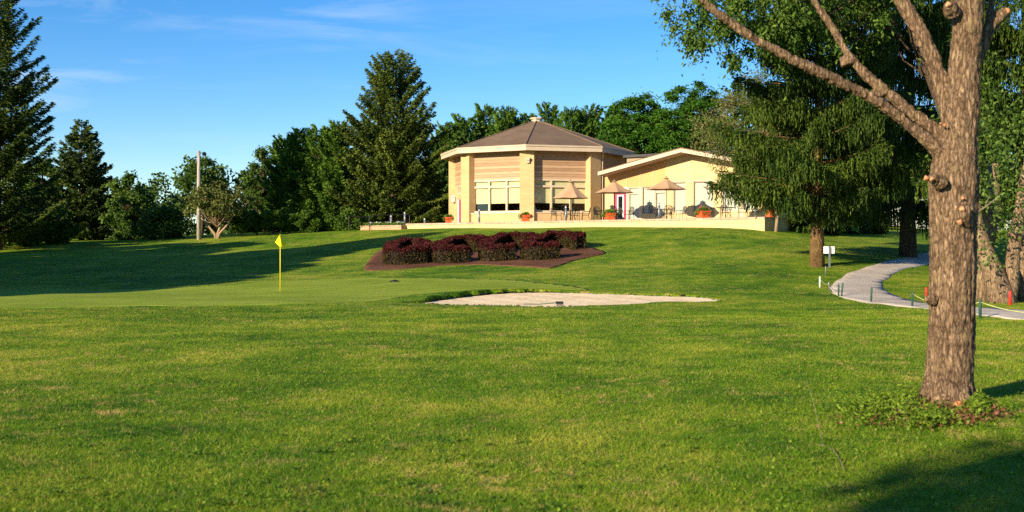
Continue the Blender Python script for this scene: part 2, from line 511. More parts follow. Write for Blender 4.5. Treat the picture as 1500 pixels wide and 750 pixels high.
M = dict(
    lawn=make_lawn(), blade=make_blade(),
    sand=speck('bunker_sand', [(.66, .48, .27), (.80, .62, .38), (.88, .74, .49)], 5, .025, big=.8),
    path=speck('path_gravel', [(.34, .285, .23), (.48, .415, .34), (.62, .55, .46)], 22, .02, big=.5),
    mulch=speck('bark_mulch', [(.05, .022, .012), (.13, .058, .032), (.24, .12, .07)], 16, .05),
    brick=brick_mat('tan_brick', (.52, .335, .155), (.58, .39, .19), (.46, .33, .18)),
    brick2=brick_mat('yellow_brick', (.55, .415, .20), (.60, .46, .24), (.49, .38, .20)),
    redbrick=brick_mat('red_brick', (.42, .2, .1), (.5, .26, .14), (.45, .35, .25), .22, .07),
    coping=brick_mat('brick_coping', (.40, .29, .20), (.52, .40, .30), (.2, .15, .11), .22, .2),
    siding=board_mat('weathered_boards', (.29, .165, .08), (.48, .31, .18), .21),
    panel=plain('tan_panel', (.57, .31, .12), .7, .06, 1.0),
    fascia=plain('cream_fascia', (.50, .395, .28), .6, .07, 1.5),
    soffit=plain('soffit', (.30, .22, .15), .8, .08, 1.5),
    shingle=shingle_mat(),
    frame=plain('window_frame_paint', (.55, .44, .30), .5, .06, 2),
    white=plain('white_paint', (.78, .78, .76), .45, .04, 2),
    blind=plain('roller_blind', (.62, .56, .30), .8, .04, 1.3),
    blindw=plain('white_blind', (.46, .46, .40), .8, .03, 1.3),
    glass=glass_mat(),
    dark=plain('dark_room', (.02, .02, .02), .9),  # near-black wall colour standing in for the unlit wing interior
    magenta=plain('magenta_door_paint', (.30, .015, .075), .45, .08, 2),
    iron=plain('black_iron', (.02, .019, .018), .45, .2, 5, .4),
    greypost=plain('grey_metal', (.22, .23, .25), .45, .1, 5, .5),
    lens=plain('lamp_lens', (.6, .6, .58), .3, .05, 5),
    canvas=plain('tan_canvas', (.42, .265, .15), .85, .08, 2.5, bumpd=.004),
    terra=plain('terracotta', (.62, .11, .03), .75, .12, 4),
    paving=plain('paving', (.42, .36, .28), .85, .15, 2),
    yellow=plain('yellow_enamel', (.80, .66, .01), .4, .05, 2),
    yellowcloth=plain('yellow_cloth', (.85, .72, .01), .8, .05, 4),
    red=plain('red_enamel', (.62, .03, .02), .5, .1, 4),
    greenpaint=plain('green_stake_paint', (.025, .075, .05), .6, .15, 4),
    rope=plain('rope', (.42, .42, .16), .9, .2, 12),
    bark=bark_mat('grey_brown_bark', (.11, .066, .038), (.50, .335, .20), 1.0, (.40, .31, .13), stretch=.30, bd=.03),
    cut=speck('fresh_cut_wood', [(.35, .12, .05), (.55, .24, .12), (.7, .42, .25)], 30, .004),
    fungus=speck('orange_fungus', [(.30, .06, .02), (.62, .19, .06), (.75, .5, .35)], 12, .01, big=6),
    bark2=bark_mat('forest_bark', (.05, .035, .022), (.17, .12, .08), .6, bd=.03),
    barklichen=bark_mat('lichen_bark', (.16, .10, .06), (.42, .30, .18), .6, (.46, .44, .22), bd=.03),
    barkspruce=bark_mat('spruce_bark', (.16, .09, .04), (.42, .27, .12), .7, bd=.05),
    barkpale=bark_mat('pale_bark', (.3, .2, .12), (.55, .4, .26), .6, bd=.02),
    pole=bark_mat('weathered_pole_wood', (.32, .28, .23), (.62, .57, .5), .5, stretch=.05, bd=.006),
    vinyl=board_mat('pale_vinyl', (.42, .48, .42), (.55, .6, .54), .25),
    asphalt=plain('grey_shingle', (.06, .06, .06), .9, .2, 4),
    rubber=plain('rubber', (.015, .015, .015), .8),
    carpaint=plain('white_car_paint', (.66, .67, .60), .25, .03, 1),
    darkglass=plain('tinted_glass', (.01, .012, .014), .08, .05, 1, spec=.6),
    shadedturf=speck('shaded_turf_edge', [(.010, .010, .005), (.028, .024, .010), (.05, .06, .015)], 9, .03),  # near-black turf colour, painted shade of the bunker lip
    twig=plain('grey_twig', (.20, .155, .10), .8, .2, 12),
)
LM = dict(
    spruce=leaf_mat('spruce_needles', (.012, .030, .005), (.045, .080, .010), (.12, .155, .022), .12),
    spruceb=leaf_mat('blue_spruce_needles', (.014, .032, .008), (.05, .085, .015), (.13, .165, .035), .12),
    pine=leaf_mat('pine_needles', (.028, .065, .008), (.070, .145, .014), (.13, .22, .025), .15),
    hemlock=leaf_mat('hemlock_needles', (.018, .038, .005), (.062, .095, .010), (.15, .18, .025), .12),
    weep=leaf_mat('weeping_spruce_needles', (.009, .024, .003), (.032, .064, .006), (.095, .135, .014), .18, .5),
    locust=leaf_mat('locust_leaves', (.018, .058, .005), (.044, .125, .009), (.09, .20, .016), .25),
    oak=leaf_mat('broad_leaves', (.024, .055, .008), (.065, .125, .016), (.14, .21, .035), .25),
    elm=leaf_mat('elm_leaves', (.022, .055, .008), (.065, .125, .016), (.15, .22, .04), .25, 1.2),
    tan=leaf_mat('tan_leaves', (.045, .058, .012), (.105, .125, .026), (.20, .22, .06), .2, 1.0),
    scrag=leaf_mat('scraggly_leaves', (.05, .06, .015), (.15, .15, .045), (.27, .26, .10), .25, 1.2),
    shrub=leaf_mat('shrub_leaves', (.022, .055, .006), (.06, .12, .010), (.12, .20, .022), .2, 1.2),
    brown=leaf_mat('litter', (.05, .018, .010), (.14, .05, .025), (.30, .14, .08), .1, 4),
    weed=leaf_mat('weeds', (.05, .10, .008), (.12, .20, .012), (.22, .30, .03), .3, 3),
    flower=leaf_mat('red_flowers', (.45, .02, .03), (.6, .05, .05), (.7, .2, .15), .1, 3),
    wflower=leaf_mat('white_flowers', (.5, .5, .45), (.7, .7, .65), (.8, .8, .78), .1, 3),
    barbtop=leaf_mat('burgundy_leaves', (.018, .003, .003), (.050, .007, .007), (.12, .020, .018), .2, 1.5),
    barbside=leaf_mat('olive_bronze_leaves', (.014, .012, .004), (.038, .030, .008), (.09, .068, .018), .15, 1.5),
    woods=leaf_mat('wood_leaves', (.014, .036, .006), (.040, .080, .010), (.08, .13, .018), .15, .3),
)

# ------------------------------------------------------------------ ground
def lines(a, b, step, fine, fstep, outs):
    l = list(np.arange(a, b + 1e-6, step)) + list(np.arange(fine[0], fine[1] + 1e-6, fstep)) + outs
    l = sorted(set(round(v, 4) for v in l))
    o = [l[0]]
    for v in l[1:]:
        if v - o[-1] > fstep * .6: o.append(v)
    return np.array(o)
def build_ground():
    outs = [60, 80, 110, 150, 220, 400, 800, 2500]
    xs = lines(-48, 48, .4, (-4.8, 8.2), .08, [-v for v in outs] + outs)
    ys = lines(-4, 100, .4, (30.8, 40.8), .08, [-2500, -800, -200, -60, -40, -20, -10, 104, 110, 118, 130, 150, 220, 400, 1000, 3000])
    Xg, Yg = np.meshgrid(xs, ys, indexing='ij')
    Z = hf(Xg, Yg)
    V = np.stack([Xg, Yg, Z], -1).reshape(-1, 3)
    nx, ny = len(xs), len(ys)
    i = np.arange(nx - 1)[:, None] * ny + np.arange(ny - 1)[None, :]
    Q = np.stack([i, i + ny, i + ny + 1, i + 1], -1).reshape(-1, 4).astype(np.int32)
    me = bpy.data.meshes.new('ground')
    me.vertices.add(len(V)); me.vertices.foreach_set('co', V.astype(np.float32).ravel())
    me.loops.add(Q.size); me.loops.foreach_set('vertex_index', Q.ravel())
    me.polygons.add(len(Q)); me.polygons.foreach_set('loop_start', np.arange(len(Q), dtype=np.int32) * 4)
    me.update(calc_edges=True); me.shade_smooth(); me.materials.append(M['lawn'])
    o = link(bpy.data.objects.new('lawn', me)); tag(o, 'wide mown green lawn with dry straw patches rising to the clubhouse', None, None, 'structure')
build_ground()

def sheet(name, poly, mat, off, step, label, zf=None, skirt=.06):
    """a sheet following the ground inside a polygon"""
    P_ = np.array(poly); x0, y0 = P_.min(0) - step; x1, y1 = P_.max(0) + step
    bm = bmesh.new()
    vs = [bm.verts.new((x, y, 0)) for x, y in poly]
    f = bm.faces.new(vs)
    # cut by a grid
    for ax, (a, b) in ((0, (x0, x1)), (1, (y0, y1))):
        for c in np.arange(a, b, step):
            co = [0, 0, 0]; no = [0, 0, 0]; co[ax] = c; no[ax] = 1
            bmesh.ops.bisect_plane(bm, geom=bm.verts[:] + bm.edges[:] + bm.faces[:], plane_co=co, plane_no=no)
    bmesh.ops.triangulate(bm, faces=[f for f in bm.faces if len(f.verts) > 4])
    X = np.array([v.co.x for v in bm.verts]); Y = np.array([v.co.y for v in bm.verts])
    Z = (zf(X, Y) if zf else hf(X, Y)) + off
    for v, z in zip(bm.verts, Z): v.co.z = z
    be = [e for e in bm.edges if len(e.link_faces) == 1]
    r = bmesh.ops.extrude_edge_only(bm, edges=be)
    for g in r['geom']:
        if isinstance(g, bmesh.types.BMVert): g.co.z -= skirt
    bmesh.ops.recalc_face_normals(bm, faces=bm.faces)
    me = bpy.data.meshes.new(name); bm.to_mesh(me); bm.free(); me.materials.append(mat); me.shade_smooth()
    o = link(bpy.data.objects.new(name, me)); tag(o, label, None, None, 'structure'); return o

# sand
def sand_surface(X, Y):
    d = sdf(X, Y, BXY)
    return sand_z(X, Y, d) + .012 * np.sin(X * 5 + np.sin(Y * 3) * 2) * sstep(0, .5, -d)
C_ = np.mean(BXY, 0)
sheet('bunker_sand', BXY, M['sand'], .0, .16, 'pale sand filling the long bunker in front of the hill', sand_surface, .02)
# grassy face of the bunker: fringe of grass between rim and sand
def bunker_face():
    n = len(BXY); V = []; R = RNG
    pts = np.array(BXY); nxt = np.roll(pts, -1, 0)
    cnt = 4500
    i = R.integers(0, n, cnt); t = R.random(cnt)[:, None]
    p = pts[i] * (1 - t) + nxt[i] * t
    c = pts.mean(0); e = norm(np.c_[nxt[i] - pts[i], np.zeros(cnt)])[:, :2]
    inw = np.c_[-e[:, 1], e[:, 0]]
    sgn = np.sign(((c - p) * inw).sum(1))[:, None]; inw *= sgn
    far = sstep(34.4, 35.6, p[:, 1]); side = 1 - sstep(-2.6, -1.4, p[:, 0]); k = np.maximum(far, side)
    po = p - inw * .08
    zt = hf(po[:, 0], po[:, 1]); 
    u = R.random(cnt)
    zb = sand_surface(p[:, 0] + inw[:, 0] * .1, p[:, 1] + inw[:, 1] * .1)
    z = zb + (zt - zb) * u + .02
    q = p + inw * ((1 - u) * .05 * k)[:, None] - inw * .05
    Cc = np.c_[q, z - .03 * (p[:, 0] > 2)]
    D = np.c_[inw * (.25 + .5 * k)[:, None], .55 + R.random(cnt) * .5] + R.normal(size=(cnt, 3)) * .35
    ok = (p[:, 0] < 1.2) | (p[:, 1] < 35.2)
    return cards(Cc[ok], D[ok], .06, .02), R.random(int(ok.sum())) * .5
fv, ft = bunker_face()
o = quadmesh('bunker_edge_grass', fv, 4, LM['shrub'], None, ft); tag(o, 'shaggy grass fringe hanging over the rim of the sand bunker', None, None, 'stuff')  # dark shrub leaves stand in for shade on the lip
# turf wall under the rim, the lip's shade put into its dark colour
mb = MB(); n = len(BXY); vs = []
for (x, y) in BXY:
    cx, cy = C_; dx, dy = cx - x, cy - y; l = math.hypot(dx, dy)
    xi, yi = x + dx / l * .10, y + dy / l * .10
    vs += [(x - dx / l * .14, y - dy / l * .14, gz(x - dx / l * .2, y - dy / l * .2) + .004), (xi, yi, float(sand_surface(np.array([xi]), np.array([yi]))[0]) - .02)]
mb.add(vs, [(2 * i, 2 * i + 1, (2 * i + 3) % (2 * n), (2 * i + 2) % (2 * n)) for i in range(n)])
o = mb.build('bunker_bank', M['shadedturf'], None, True); tag(o, 'turf bank coloured dark as shade, dropping from the lawn down to the bunker sand', None, None, 'structure')

GREEN_PX = [(-260, 430), (0, 424), (200, 423), (330, 418), (440, 410), (560, 406.5), (680, 408), (780, 413), (850, 421), (858, 425), (800, 425), (700, 426),
            (640, 429), (600, 434), (560, 441), (450, 445), (300, 448), (100, 450), (-260, 452)]
GREEN = smooth_poly([ray(*p) for p in GREEN_PX], 5)
m, nt, b = new_mat('putting_green')
v = coords(nt); a = noise_node(nt, v, .35, 3); f = noise_node(nt, v, 30, 4, .7)
c = ramp(nt, a, [(.35, (.20, .275, .02)), (.65, (.265, .33, .035))]); c = mix(nt, .4, c, ramp(nt, f, [(.3, .75), (.7, 1.15)]), 'MULTIPLY')
wt = nt.nodes.new('ShaderNodeTexWave'); wt.inputs['Scale'].default_value = .30; wt.inputs['Distortion'].default_value = .6; nt.links.new(coords(nt, 'Object', (1, 1, 0), (0, 0, .9)), wt.inputs['Vector'])
c = mix(nt, 1.0, c, ramp(nt, wt.outputs['Fac'], [(.4, .90), (.6, 1.0)]), 'MULTIPLY')
nt.links.new(c, b.inputs['Base Color']); b.inputs['Roughness'].default_value = .9; b.inputs['Specular IOR Level'].default_value = .08
bump(nt, b, f, .8, .02); M['green'] = m
sheet('putting_green', GREEN, m, .006, .35, 'smooth close-mown putting green around the flag', None, .03)

BED_PX = [(535, 396), (541, 382), (552, 370), (575, 361), (630, 355), (700, 351), (780, 352), (840, 358), (878, 366), (886, 372), (860, 378), (835, 384), (806, 393),
          (770, 391), (700, 388), (640, 390), (580, 395)]
BED = smooth_poly([ray(*p) for p in BED_PX], 4)
sheet('mulch_bed', BED, M['mulch'], .03, .4, 'red brown bark mulch bed under the burgundy hedges')

PATH_PX = [(1375, 369), (1320, 378), (1270, 391), (1236, 405), (1219, 418), (1221, 429), (1250, 440), (1300, 447), (1363, 453), (1440, 463), (1510, 469.5), (1600, 476),
           (1600, 462), (1510, 455), (1440, 451), (1385, 447), (1340, 441), (1308, 431), (1292, 419), (1302, 406), (1330, 393), (1375, 383)]
PATH = smooth_poly([ray(*p) for p in PATH_PX], 4)
PATH = [(x + .05 * math.sin(i * 2.1), y + .08 * math.sin(i * 1.3)) for i, (x, y) in enumerate(PATH)]
sheet('cart_path', PATH, M['path'], .015, .5, 'pale gravel cart path curving behind the near tree')

# grass blades on the lawn, thinner with distance
def lawn_blades():
    R = RNG
    def scatter(n, y0, y1, pw, hmul):
        u = R.random(n); Y = y0 + (y1 - y0) * u ** pw
        X = (R.random(n) - .5) * (Y * .94 + 1.0)
        keep = (sdf(X, Y, GREEN) > .0) & (sdf(X, Y, PATH) > .0)
        k2 = (Y > 30) & (Y < 40); kb = np.ones(n, bool); kb[k2] = sdf(X[k2], Y[k2], BXY) > .05
        k3 = (Y > 48); kc = np.ones(n, bool); kc[k3] = sdf(X[k3], Y[k3], BED) > 0
        keep &= kb & kc
        X = X[keep]; Y = Y[keep]; n = len(X)
        Z = hf(X, Y)
        cl = .5 + .5 * np.sin(X * 2.1 + np.sin(Y * 1.3)) * np.sin(Y * 2.7 + np.sin(X * 1.7))
        h = (.012 + .016 * R.random(n) + .012 * cl) * hmul
        w = .0042 + .00017 * Y
        a = R.random(n) * 6.283; lean = (R.normal(size=(n, 2)) * .75)
        V = np.empty((n, 3, 3))
        dx = np.cos(a) * w * .5; dy = np.sin(a) * w * .5
        V[:, 0] = np.c_[X - dx, Y - dy, Z - .004]; V[:, 1] = np.c_[X + dx, Y + dy, Z - .004]
        V[:, 2] = np.c_[X + lean[:, 0] * h, Y + lean[:, 1] * h, Z + h]
        return V.reshape(-1, 3), R.random(n)
    A = [scatter(560000, 6.2, 30, 1.15, 1.0), scatter(170000, 28, 66, 1.25, 1.15)]
    o = quadmesh('grass', np.concatenate([a[0] for a in A]), 3, M['blade'], None, np.concatenate([a[1] for a in A]))
    tag(o, 'short mown grass blades covering the lawn', None, None, 'stuff')
lawn_blades()
# clover and weeds dotted through the near grass
def clover():
    R = RNG; n = 3600
    Y = 6.3 + 9 * R.random(n) ** 1.3; X = (R.random(n) - .5) * Y * .95
    dens = .5 + .5 * np.sin(X * 1.1 + 2) * np.sin(Y * .9 + X * .4)
    dens = np.maximum(dens * .55, (X > Y * .22) * .9)
    k = R.random(n) < dens; X = X[k]; Y = Y[k]; n = len(X)
    Cs = []; 
    for j in range(4):
        off = R.normal(size=(n, 2)) * .02
        Cs.append(np.c_[X + off[:, 0], Y + off[:, 1], hf(X, Y) + .022 + R.random(n) * .03])
    Cc = np.concatenate(Cs); D = R.normal(size=(len(Cc), 3)) * [1, 1, .35]
    o = quadmesh('clover', cards(Cc, D, .028, .018, R, .6), 4, LM['weed'], None, R.random(len(Cc)))
    tag(o, 'clover and small weeds scattered in the near grass', None, None, 'stuff')
clover()
def tufts():
    R = RNG; n = 70; Y = 6.7 + 3.5 * R.random(n) ** 1.3; X = (R.normal(size=n) * .2 + R.choice([-.36, -.05, .12], n)) * Y; VV = []; TT = []
    for x, y in zip(X, Y):
        k = 14; a = R.random(k) * 6.283; rr = R.random(k) ** .5 * R.uniform(.03, .12)
        px = x + np.cos(a) * rr; py = y + np.sin(a) * rr
        D = np.c_[np.cos(a) * .9, np.sin(a) * .9, .25 + R.random(k) * .5]
        VV.append(cards(np.c_[px, py, hf(px, py) + .014 + .008 * R.random(k)], D, .038, .02, R, .5)); TT.append(R.random(k) * .5)
    o = quadmesh('broadleaf_weeds', np.concatenate(VV), 4, LM['shrub'], None, np.concatenate(TT) + .35); tag(o, 'dark plantain weeds dotted in the foreground turf', None, None, 'stuff')
tufts()

# ------------------------------------------------------------------ vegetation generators
def wood(mbs, name, mat, root, smooth=True):
    return mbs.build(name, mat, root, smooth, off=root.location)

def conifer(name, label, px, Y, top, rpx, leaf='spruce', bark='bark2', ncards=26000, nbr=150, t0=.04, shape=.85, a0=-.35, a1=.55, curl=.28,
            L=.26, W=.09, droop=.25, hang=0, hangk=6, group=None, seed=0, lat=.24, X=None, base=None, top_z=None, R=None, thick=.018, cat='tree', wid=1.0, irr=.2, tiers=0, extra=None):
    rng = np.random.default_rng(seed + 100)
    if X is None: X = (px - 750) / F * Y
    zb = gz(X, Y) - .1
    H = (EYE + (HOR - top) / F * Y if top_z is None else top_z) - zb
    R = rpx * Y / F if R is None else R
    root = empty(name, (X, Y, zb), label, cat, group)
    t = np.sort(t0 + (1 - t0) * rng.random(nbr) ** 1.05 * .985)
    if tiers:
        t = t0 + (t - t0) ** 1.0; q_ = (np.floor((t - t0) / (1 - t0) * tiers) + .5) / tiers * (1 - t0) + t0
        t = np.clip(q_ * .92 + t * .08, t0, .98)
    az = np.arange(nbr) * 2.39996 + rng.normal(size=nbr) * .5
    if extra is not None: nx_ = len(extra); t[:nx_] = [e[0] for e in extra]; az[:nx_] = [e[1] for e in extra]
    ln = R * (1 - t) ** shape * (1 - irr + 2 * irr * rng.random(nbr)) + .22
    if extra is not None: ln[:nx_] = [e[2] for e in extra]
    a = a0 + (a1 - a0) * t + rng.normal(size=nbr) * .07
    bz = t * H
    def pos(i, s):
        r = ln[i] * s
        return np.c_[np.cos(az[i]) * r, np.sin(az[i]) * r, bz[i] + ln[i] * (a[i] * s + curl * s * s)]
    mbw = MB()
    lean = rng.normal() * .01 * H
    mbw.tube([(0, 0, -.2), (0, 0, H * .12), (lean * .3, 0, H * .5), (0, 0, H)], [thick * H * 1.25, thick * H, thick * H * .55, .02], 8)
    for i in range(0, nbr):
        if ln[i] > .8:
            pts = [tuple(pos(np.array([i]), s)[0]) for s in (0, .35, .7, .97)]
            mbw.tube(pts, [.012 * ln[i] + .015, .010 * ln[i] + .01, .012, .005], 4, False)
    mbw.build('trunk', M[bark], root, True)
    w = ln ** 1.5; w /= w.sum()
    n = ncards
    i = rng.choice(nbr, n, p=w); s = .12 + .9 * rng.random(n) ** .8
    hw = ln[i] * lat * (1.15 - s) + .10
    u = rng.uniform(-1, 1, n)
    p = pos(i, s); latv = np.c_[-np.sin(az[i]), np.cos(az[i]), np.zeros(n)]; out = np.c_[np.cos(az[i]), np.sin(az[i]), np.zeros(n)]
    p = p + latv * (u * hw)[:, None] + out * (np.abs(u) * hw * .4)[:, None]; p[:, 2] -= np.abs(u) * hw * .45
    p += rng.normal(size=(n, 3)) * .06 * wid
    tint = rng.random(n) * .6 + .4 * rng.random(nbr)[i]
    if hang:
        VV = []; TT = []
        hl = (.35 + .65 * rng.random(n)) * hang * (.4 + .6 * np.minimum(1, ln[i] / R * 1.5))
        for j in range(hangk):
            q = p.copy(); q[:, 2] -= hl * (j + .5) / hangk; q[:, :2] += rng.normal(size=(n, 2)) * .018
            D = np.c_[rng.normal(size=(n, 2)) * .2, -np.ones(n)]
            VV.append(cards(q, D, hl / hangk * 1.5, W * (1.15 - .5 * j / hangk), rng)); TT.append(np.clip(tint + rng.normal(size=n) * .08 + .12 * j / hangk, 0, 1))
        m_ = rng.integers(0, n, n * 2); q = p[m_] + rng.normal(size=(n * 2, 3)) * [.12, .12, .04]
        D = out[m_] + latv[m_] * np.sign(u[m_])[:, None] * .6 + rng.normal(size=(n * 2, 3)) * .3
        VV.append(cards(q, D, .22, .055, rng)); TT.append(tint[m_] * .8)
        V = np.concatenate(VV); tint = np.concatenate(TT)
    else:
        D = out * .8 + latv * np.sign(u)[:, None] * (.2 + .8 * np.abs(u))[:, None] + rng.normal(size=(n, 3)) * .35
        D[:, 2] += -droop + .5 * (t[i] ** 2)
        V = cards(p, D, L * (.7 + .6 * rng.random(n)), W * (.7 + .6 * rng.random(n)), rng)
    quadmesh('crown', V, 4, LM[leaf], root, tint)
    return root

def broadleaf(name, label, px, Y, top, rpx, zlow=None, leaf='oak', bark='bark2', nleaf=14000, nclump=40, L=.26, W=.15, flat=.75, droop=.2, group=None, seed=0,
              crown_bottom=None, X=None, trunk_r=.16, clump_r=.28, shell=.45, fork=None, flatten=.7, tz=None, cat='tree', trunk=True, cdx=0.0, soft=False):
    rng = np.random.default_rng(seed + 500)
    if X is None: X = (px - 750) / F * Y
    zb = gz(X, Y) - .1
    zt = (EYE + (HOR - top) / F * Y if tz is None else tz) - zb; R = rpx * Y / F
    zc0 = zt * .25 if crown_bottom is None else EYE + (HOR - crown_bottom) / F * Y - zb
    c = np.array([cdx, 0, (zt + zc0) / 2]); rad = np.array([R, R * .9, (zt - zc0) / 2])
    root = empty(name, (X, Y, zb), label, cat, group)
    d = norm(rng.normal(size=(nclump, 3))); rr = (shell + (1 - shell) * rng.random(nclump)) ** .6
    rc = clump_r * R * (.6 + .7 * rng.random(nclump))
    cp = c + d * rad * (rr[:, None]) * (1 - .75 * clump_r)
    mbw = MB()
    if trunk:
        if fork:
            for (dx, dz) in fork:
                mbw.tube([(0, 0, -.2), (dx * .15, 0, zc0 * .35), (dx * .6, .1, zc0 * .8), (dx * 1.2, .1, zc0 * 1.2 + dz)], [trunk_r * 1.2, trunk_r * .8, trunk_r * .6, .03], 8)
            top_w = np.array([0, 0, zc0 * .7])
        else:
            mbw.tube([(0, 0, -.2), (.03 * R, 0, zc0 * .6), (cdx * .35, .05 * R, c[2]), (cdx * .8, 0, zt * .85)], [trunk_r * 1.25, trunk_r, trunk_r * .6, .03], 8)
            top_w = np.array([0, 0, zc0 * .8])
        lead = np.array([[0, 0, zc0 * .6], [cdx * .35, .05 * R, c[2]], [cdx * .8, 0, zt * .85]]) if cdx else None
        for k in range(0, nclump, 5 if cdx else 1):
            if cdx:
                f_ = min(.95, abs(cp[k][0] / cdx) * .8); s0 = lead[0] * (1 - f_) ** 2 + 2 * lead[1] * f_ * (1 - f_) + lead[2] * f_ ** 2
                if np.linalg.norm(cp[k] - s0) > 4.5: continue
            else: s0 = top_w + np.array([0, 0, (cp[k][2] - top_w[2]) * .45 * rng.random()])
            m = (s0 + cp[k]) / 2 + [0, 0, -.08 * R]
            mbw.tube([s0, m, cp[k]], [trunk_r * .28, trunk_r * .18, .015], 4, False)
        mbw.build('trunk', M[bark], root, True)
    i = rng.integers(0, nclump, nleaf)
    dd = norm(rng.normal(size=(nleaf, 3))); r2 = (.35 + .65 * rng.random(nleaf) ** .6)
    if soft: r2 = np.abs(rng.normal(size=nleaf)) * .62
    p = cp[i] + dd * (rc[i] * r2)[:, None] * [1, 1, flatten]
    D = rng.normal(size=(nleaf, 3)) * [1, 1, .6] + dd * .5; D[:, 2] -= droop
    V = cards(p, D, L * (.6 + .7 * rng.random(nleaf)), W * (.6 + .7 * rng.random(nleaf)), rng, .3)
    tint = rng.random(nleaf) * .55 + .45 * rng.random(nclump)[i]
    quadmesh('crown', V, 4, LM[leaf], root, tint)
    return root

# ---- trees at the left and behind
conifer('spruce_tree', 'tallest dark spruce at the left edge, its upswept branch tips against the sky', -6, 78, -90, 84, 'spruce', ncards=80000, nbr=230, shape=.55, a0=-.15, a1=.6, curl=.35, seed=1, lat=.2, L=.3, W=.085, irr=.3)
conifer('spruce_tree', 'dense pyramidal spruce standing alone right of the tall dark edge spruce', 120, 92, 178, 56, 'spruceb', ncards=40000, nbr=170, shape=.75, a0=-.25, seed=2, L=.30, W=.12)
broadleaf('round_tree', 'rounded bluish green tree at the right foot of the pyramidal spruce', 186, 90, 246, 42, soft=True, leaf='oak', nleaf=26000, nclump=80, seed=3, crown_bottom=372, clump_r=.22, shell=.1)
broadleaf('background_tree', 'pale green treetop peeping between the two left spruces', 62, 104, 222, 34, leaf='oak', nleaf=9000, nclump=22, seed=4, clump_r=.36)
broadleaf('bush', 'light green bush at the foot of the tall edge spruce', 28, 82, 306, 40, leaf='shrub', nleaf=14000, nclump=40, seed=5, crown_bottom=370, trunk_r=.05, clump_r=.4, cat='bush')
broadleaf('bush', 'light green bush left of the pyramidal spruce base', 82, 84, 300, 30, leaf='shrub', nleaf=10000, nclump=30, seed=6, crown_bottom=370, trunk_r=.05, clump_r=.4, cat='bush')
broadleaf('bush', 'low dark bush between the round tree and the utility pole', 238, 88, 292, 38, soft=True, leaf='oak', nleaf=16000, nclump=46, seed=7, crown_bottom=368, trunk_r=.05, clump_r=.4, cat='bush')
broadleaf('slender_tree', 'airy two-lobed tree rising behind the utility pole', 296, 103, 226, 40, soft=True, leaf='elm', nleaf=12000, nclump=26, seed=8, crown_bottom=300, clump_r=.3, shell=.5, trunk_r=.12)
broadleaf('ornamental_tree', 'small tan-leaved tree with pale forked trunk beside the utility pole', 312, 84, 264, 62, soft=True, leaf='tan', bark='barkpale', nleaf=15000, nclump=60, seed=9, crown_bottom=326, clump_r=.17, shell=.1, trunk_r=.13,
          fork=[(-1.1, .2), (.35, .2), (1.1, .5)], L=.2, W=.12, X=(318 - 750) / F * 84)
broadleaf('slender_tree', 'loose-crowned tree at the left end of the pine group', 386, 98, 206, 32, soft=True, leaf='elm', nleaf=16000, nclump=46, seed=10, crown_bottom=340, clump_r=.26)
for k, (px, top, lab) in enumerate([(418, 204, 'shortest white pine, left of the row beside the big hemlock'), (440, 193, 'white pine second from the left beside the big hemlock'),
                                    (468, 190, 'white pine third from the left beside the big hemlock'), (496, 180, 'white pine whose top touches the big hemlock')]):
    conifer('pine_tree', lab, px, 97 - k, top, 40, 'pine', ncards=34000, nbr=120, t0=.02, shape=.6, a0=.05, a1=.9, curl=.25, L=.3, W=.1, droop=-.3, seed=20 + k, lat=.3, irr=.35, group='white pines beside the hemlock')
conifer('hemlock_tree', 'largest conical hemlock standing at the left of the clubhouse', 576, 93, 80, 90, 'hemlock', ncards=110000, nbr=260, t0=.02, shape=.70, a0=-.1, a1=.9, curl=.22, L=.27, W=.10, droop=.55, seed=30, lat=.22, irr=.22)
for k, (px, top, r) in enumerate([(352, 306, 20), (376, 298, 18), (400, 303, 20), (424, 299, 19), (452, 306, 20), (480, 310, 19), (508, 303, 20), (540, 310, 17)]):
    labs = ['arborvitae shrub nearest the tan ornamental tree', 'upright shrub second from the ornamental tree', 'upright shrub third from the ornamental tree', 'upright shrub fourth from the ornamental tree',
            'dark shrub in the middle of the row below the pines', 'low shrub just left of the black handrail', 'bushy shrub at the top of the black handrail', 'shrub behind the brick flower planter']
    broadleaf('shrub', labs[k], px, 86.5 + (k % 2), top, r, leaf='shrub', nleaf=7000, nclump=20, seed=40 + k, crown_bottom=345, trunk_r=.05, clump_r=.42, group='shrubs below the pines', L=.2, W=.11, cat='shrub')
PB = [(652, 190), (679, 176), (712, 160), (742, 166), (775, 172), (803, 157), (833, 165), (862, 160), (896, 172)]
pl = ['pine showing between the hemlock and the octagonal roof', 'pine rising over the left slope of the octagonal roof', 'tallest pine left of the roof cap', 'pine immediately left of the roof cap',
      'pine directly behind the roof cap', 'tallest pine right of the roof cap', 'pine over the upper right slope of the octagonal roof', 'pine over the lower right slope of the octagonal roof',
      'pine half hidden by the layered locust']
for k, (px, top) in enumerate(PB):
    conifer('pine_tree', pl[k], px, 112 + (k % 3) * 1.5, top, 36, 'pine', ncards=24000, nbr=110, t0=.05, shape=.5, a0=.1, a1=1.0, curl=.25, L=.34, W=.12, droop=-.4, seed=60 + k, lat=.32, irr=.35, group='pines behind the clubhouse')
broadleaf('locust_tree', 'dark green locust with layered crown left over the wing roof', 930, 106, 124, 62, leaf='locust', soft=True, nleaf=75000, nclump=260, seed=70, crown_bottom=300, clump_r=.19, shell=.2, flatten=.5, L=.3, W=.13)
broadleaf('locust_tree', 'dark green locust with layered crown behind the gable peak', 1012, 104, 108, 70, leaf='locust', soft=True, nleaf=85000, nclump=290, seed=71, crown_bottom=300, clump_r=.18, shell=.2, flatten=.5, L=.3, W=.13)

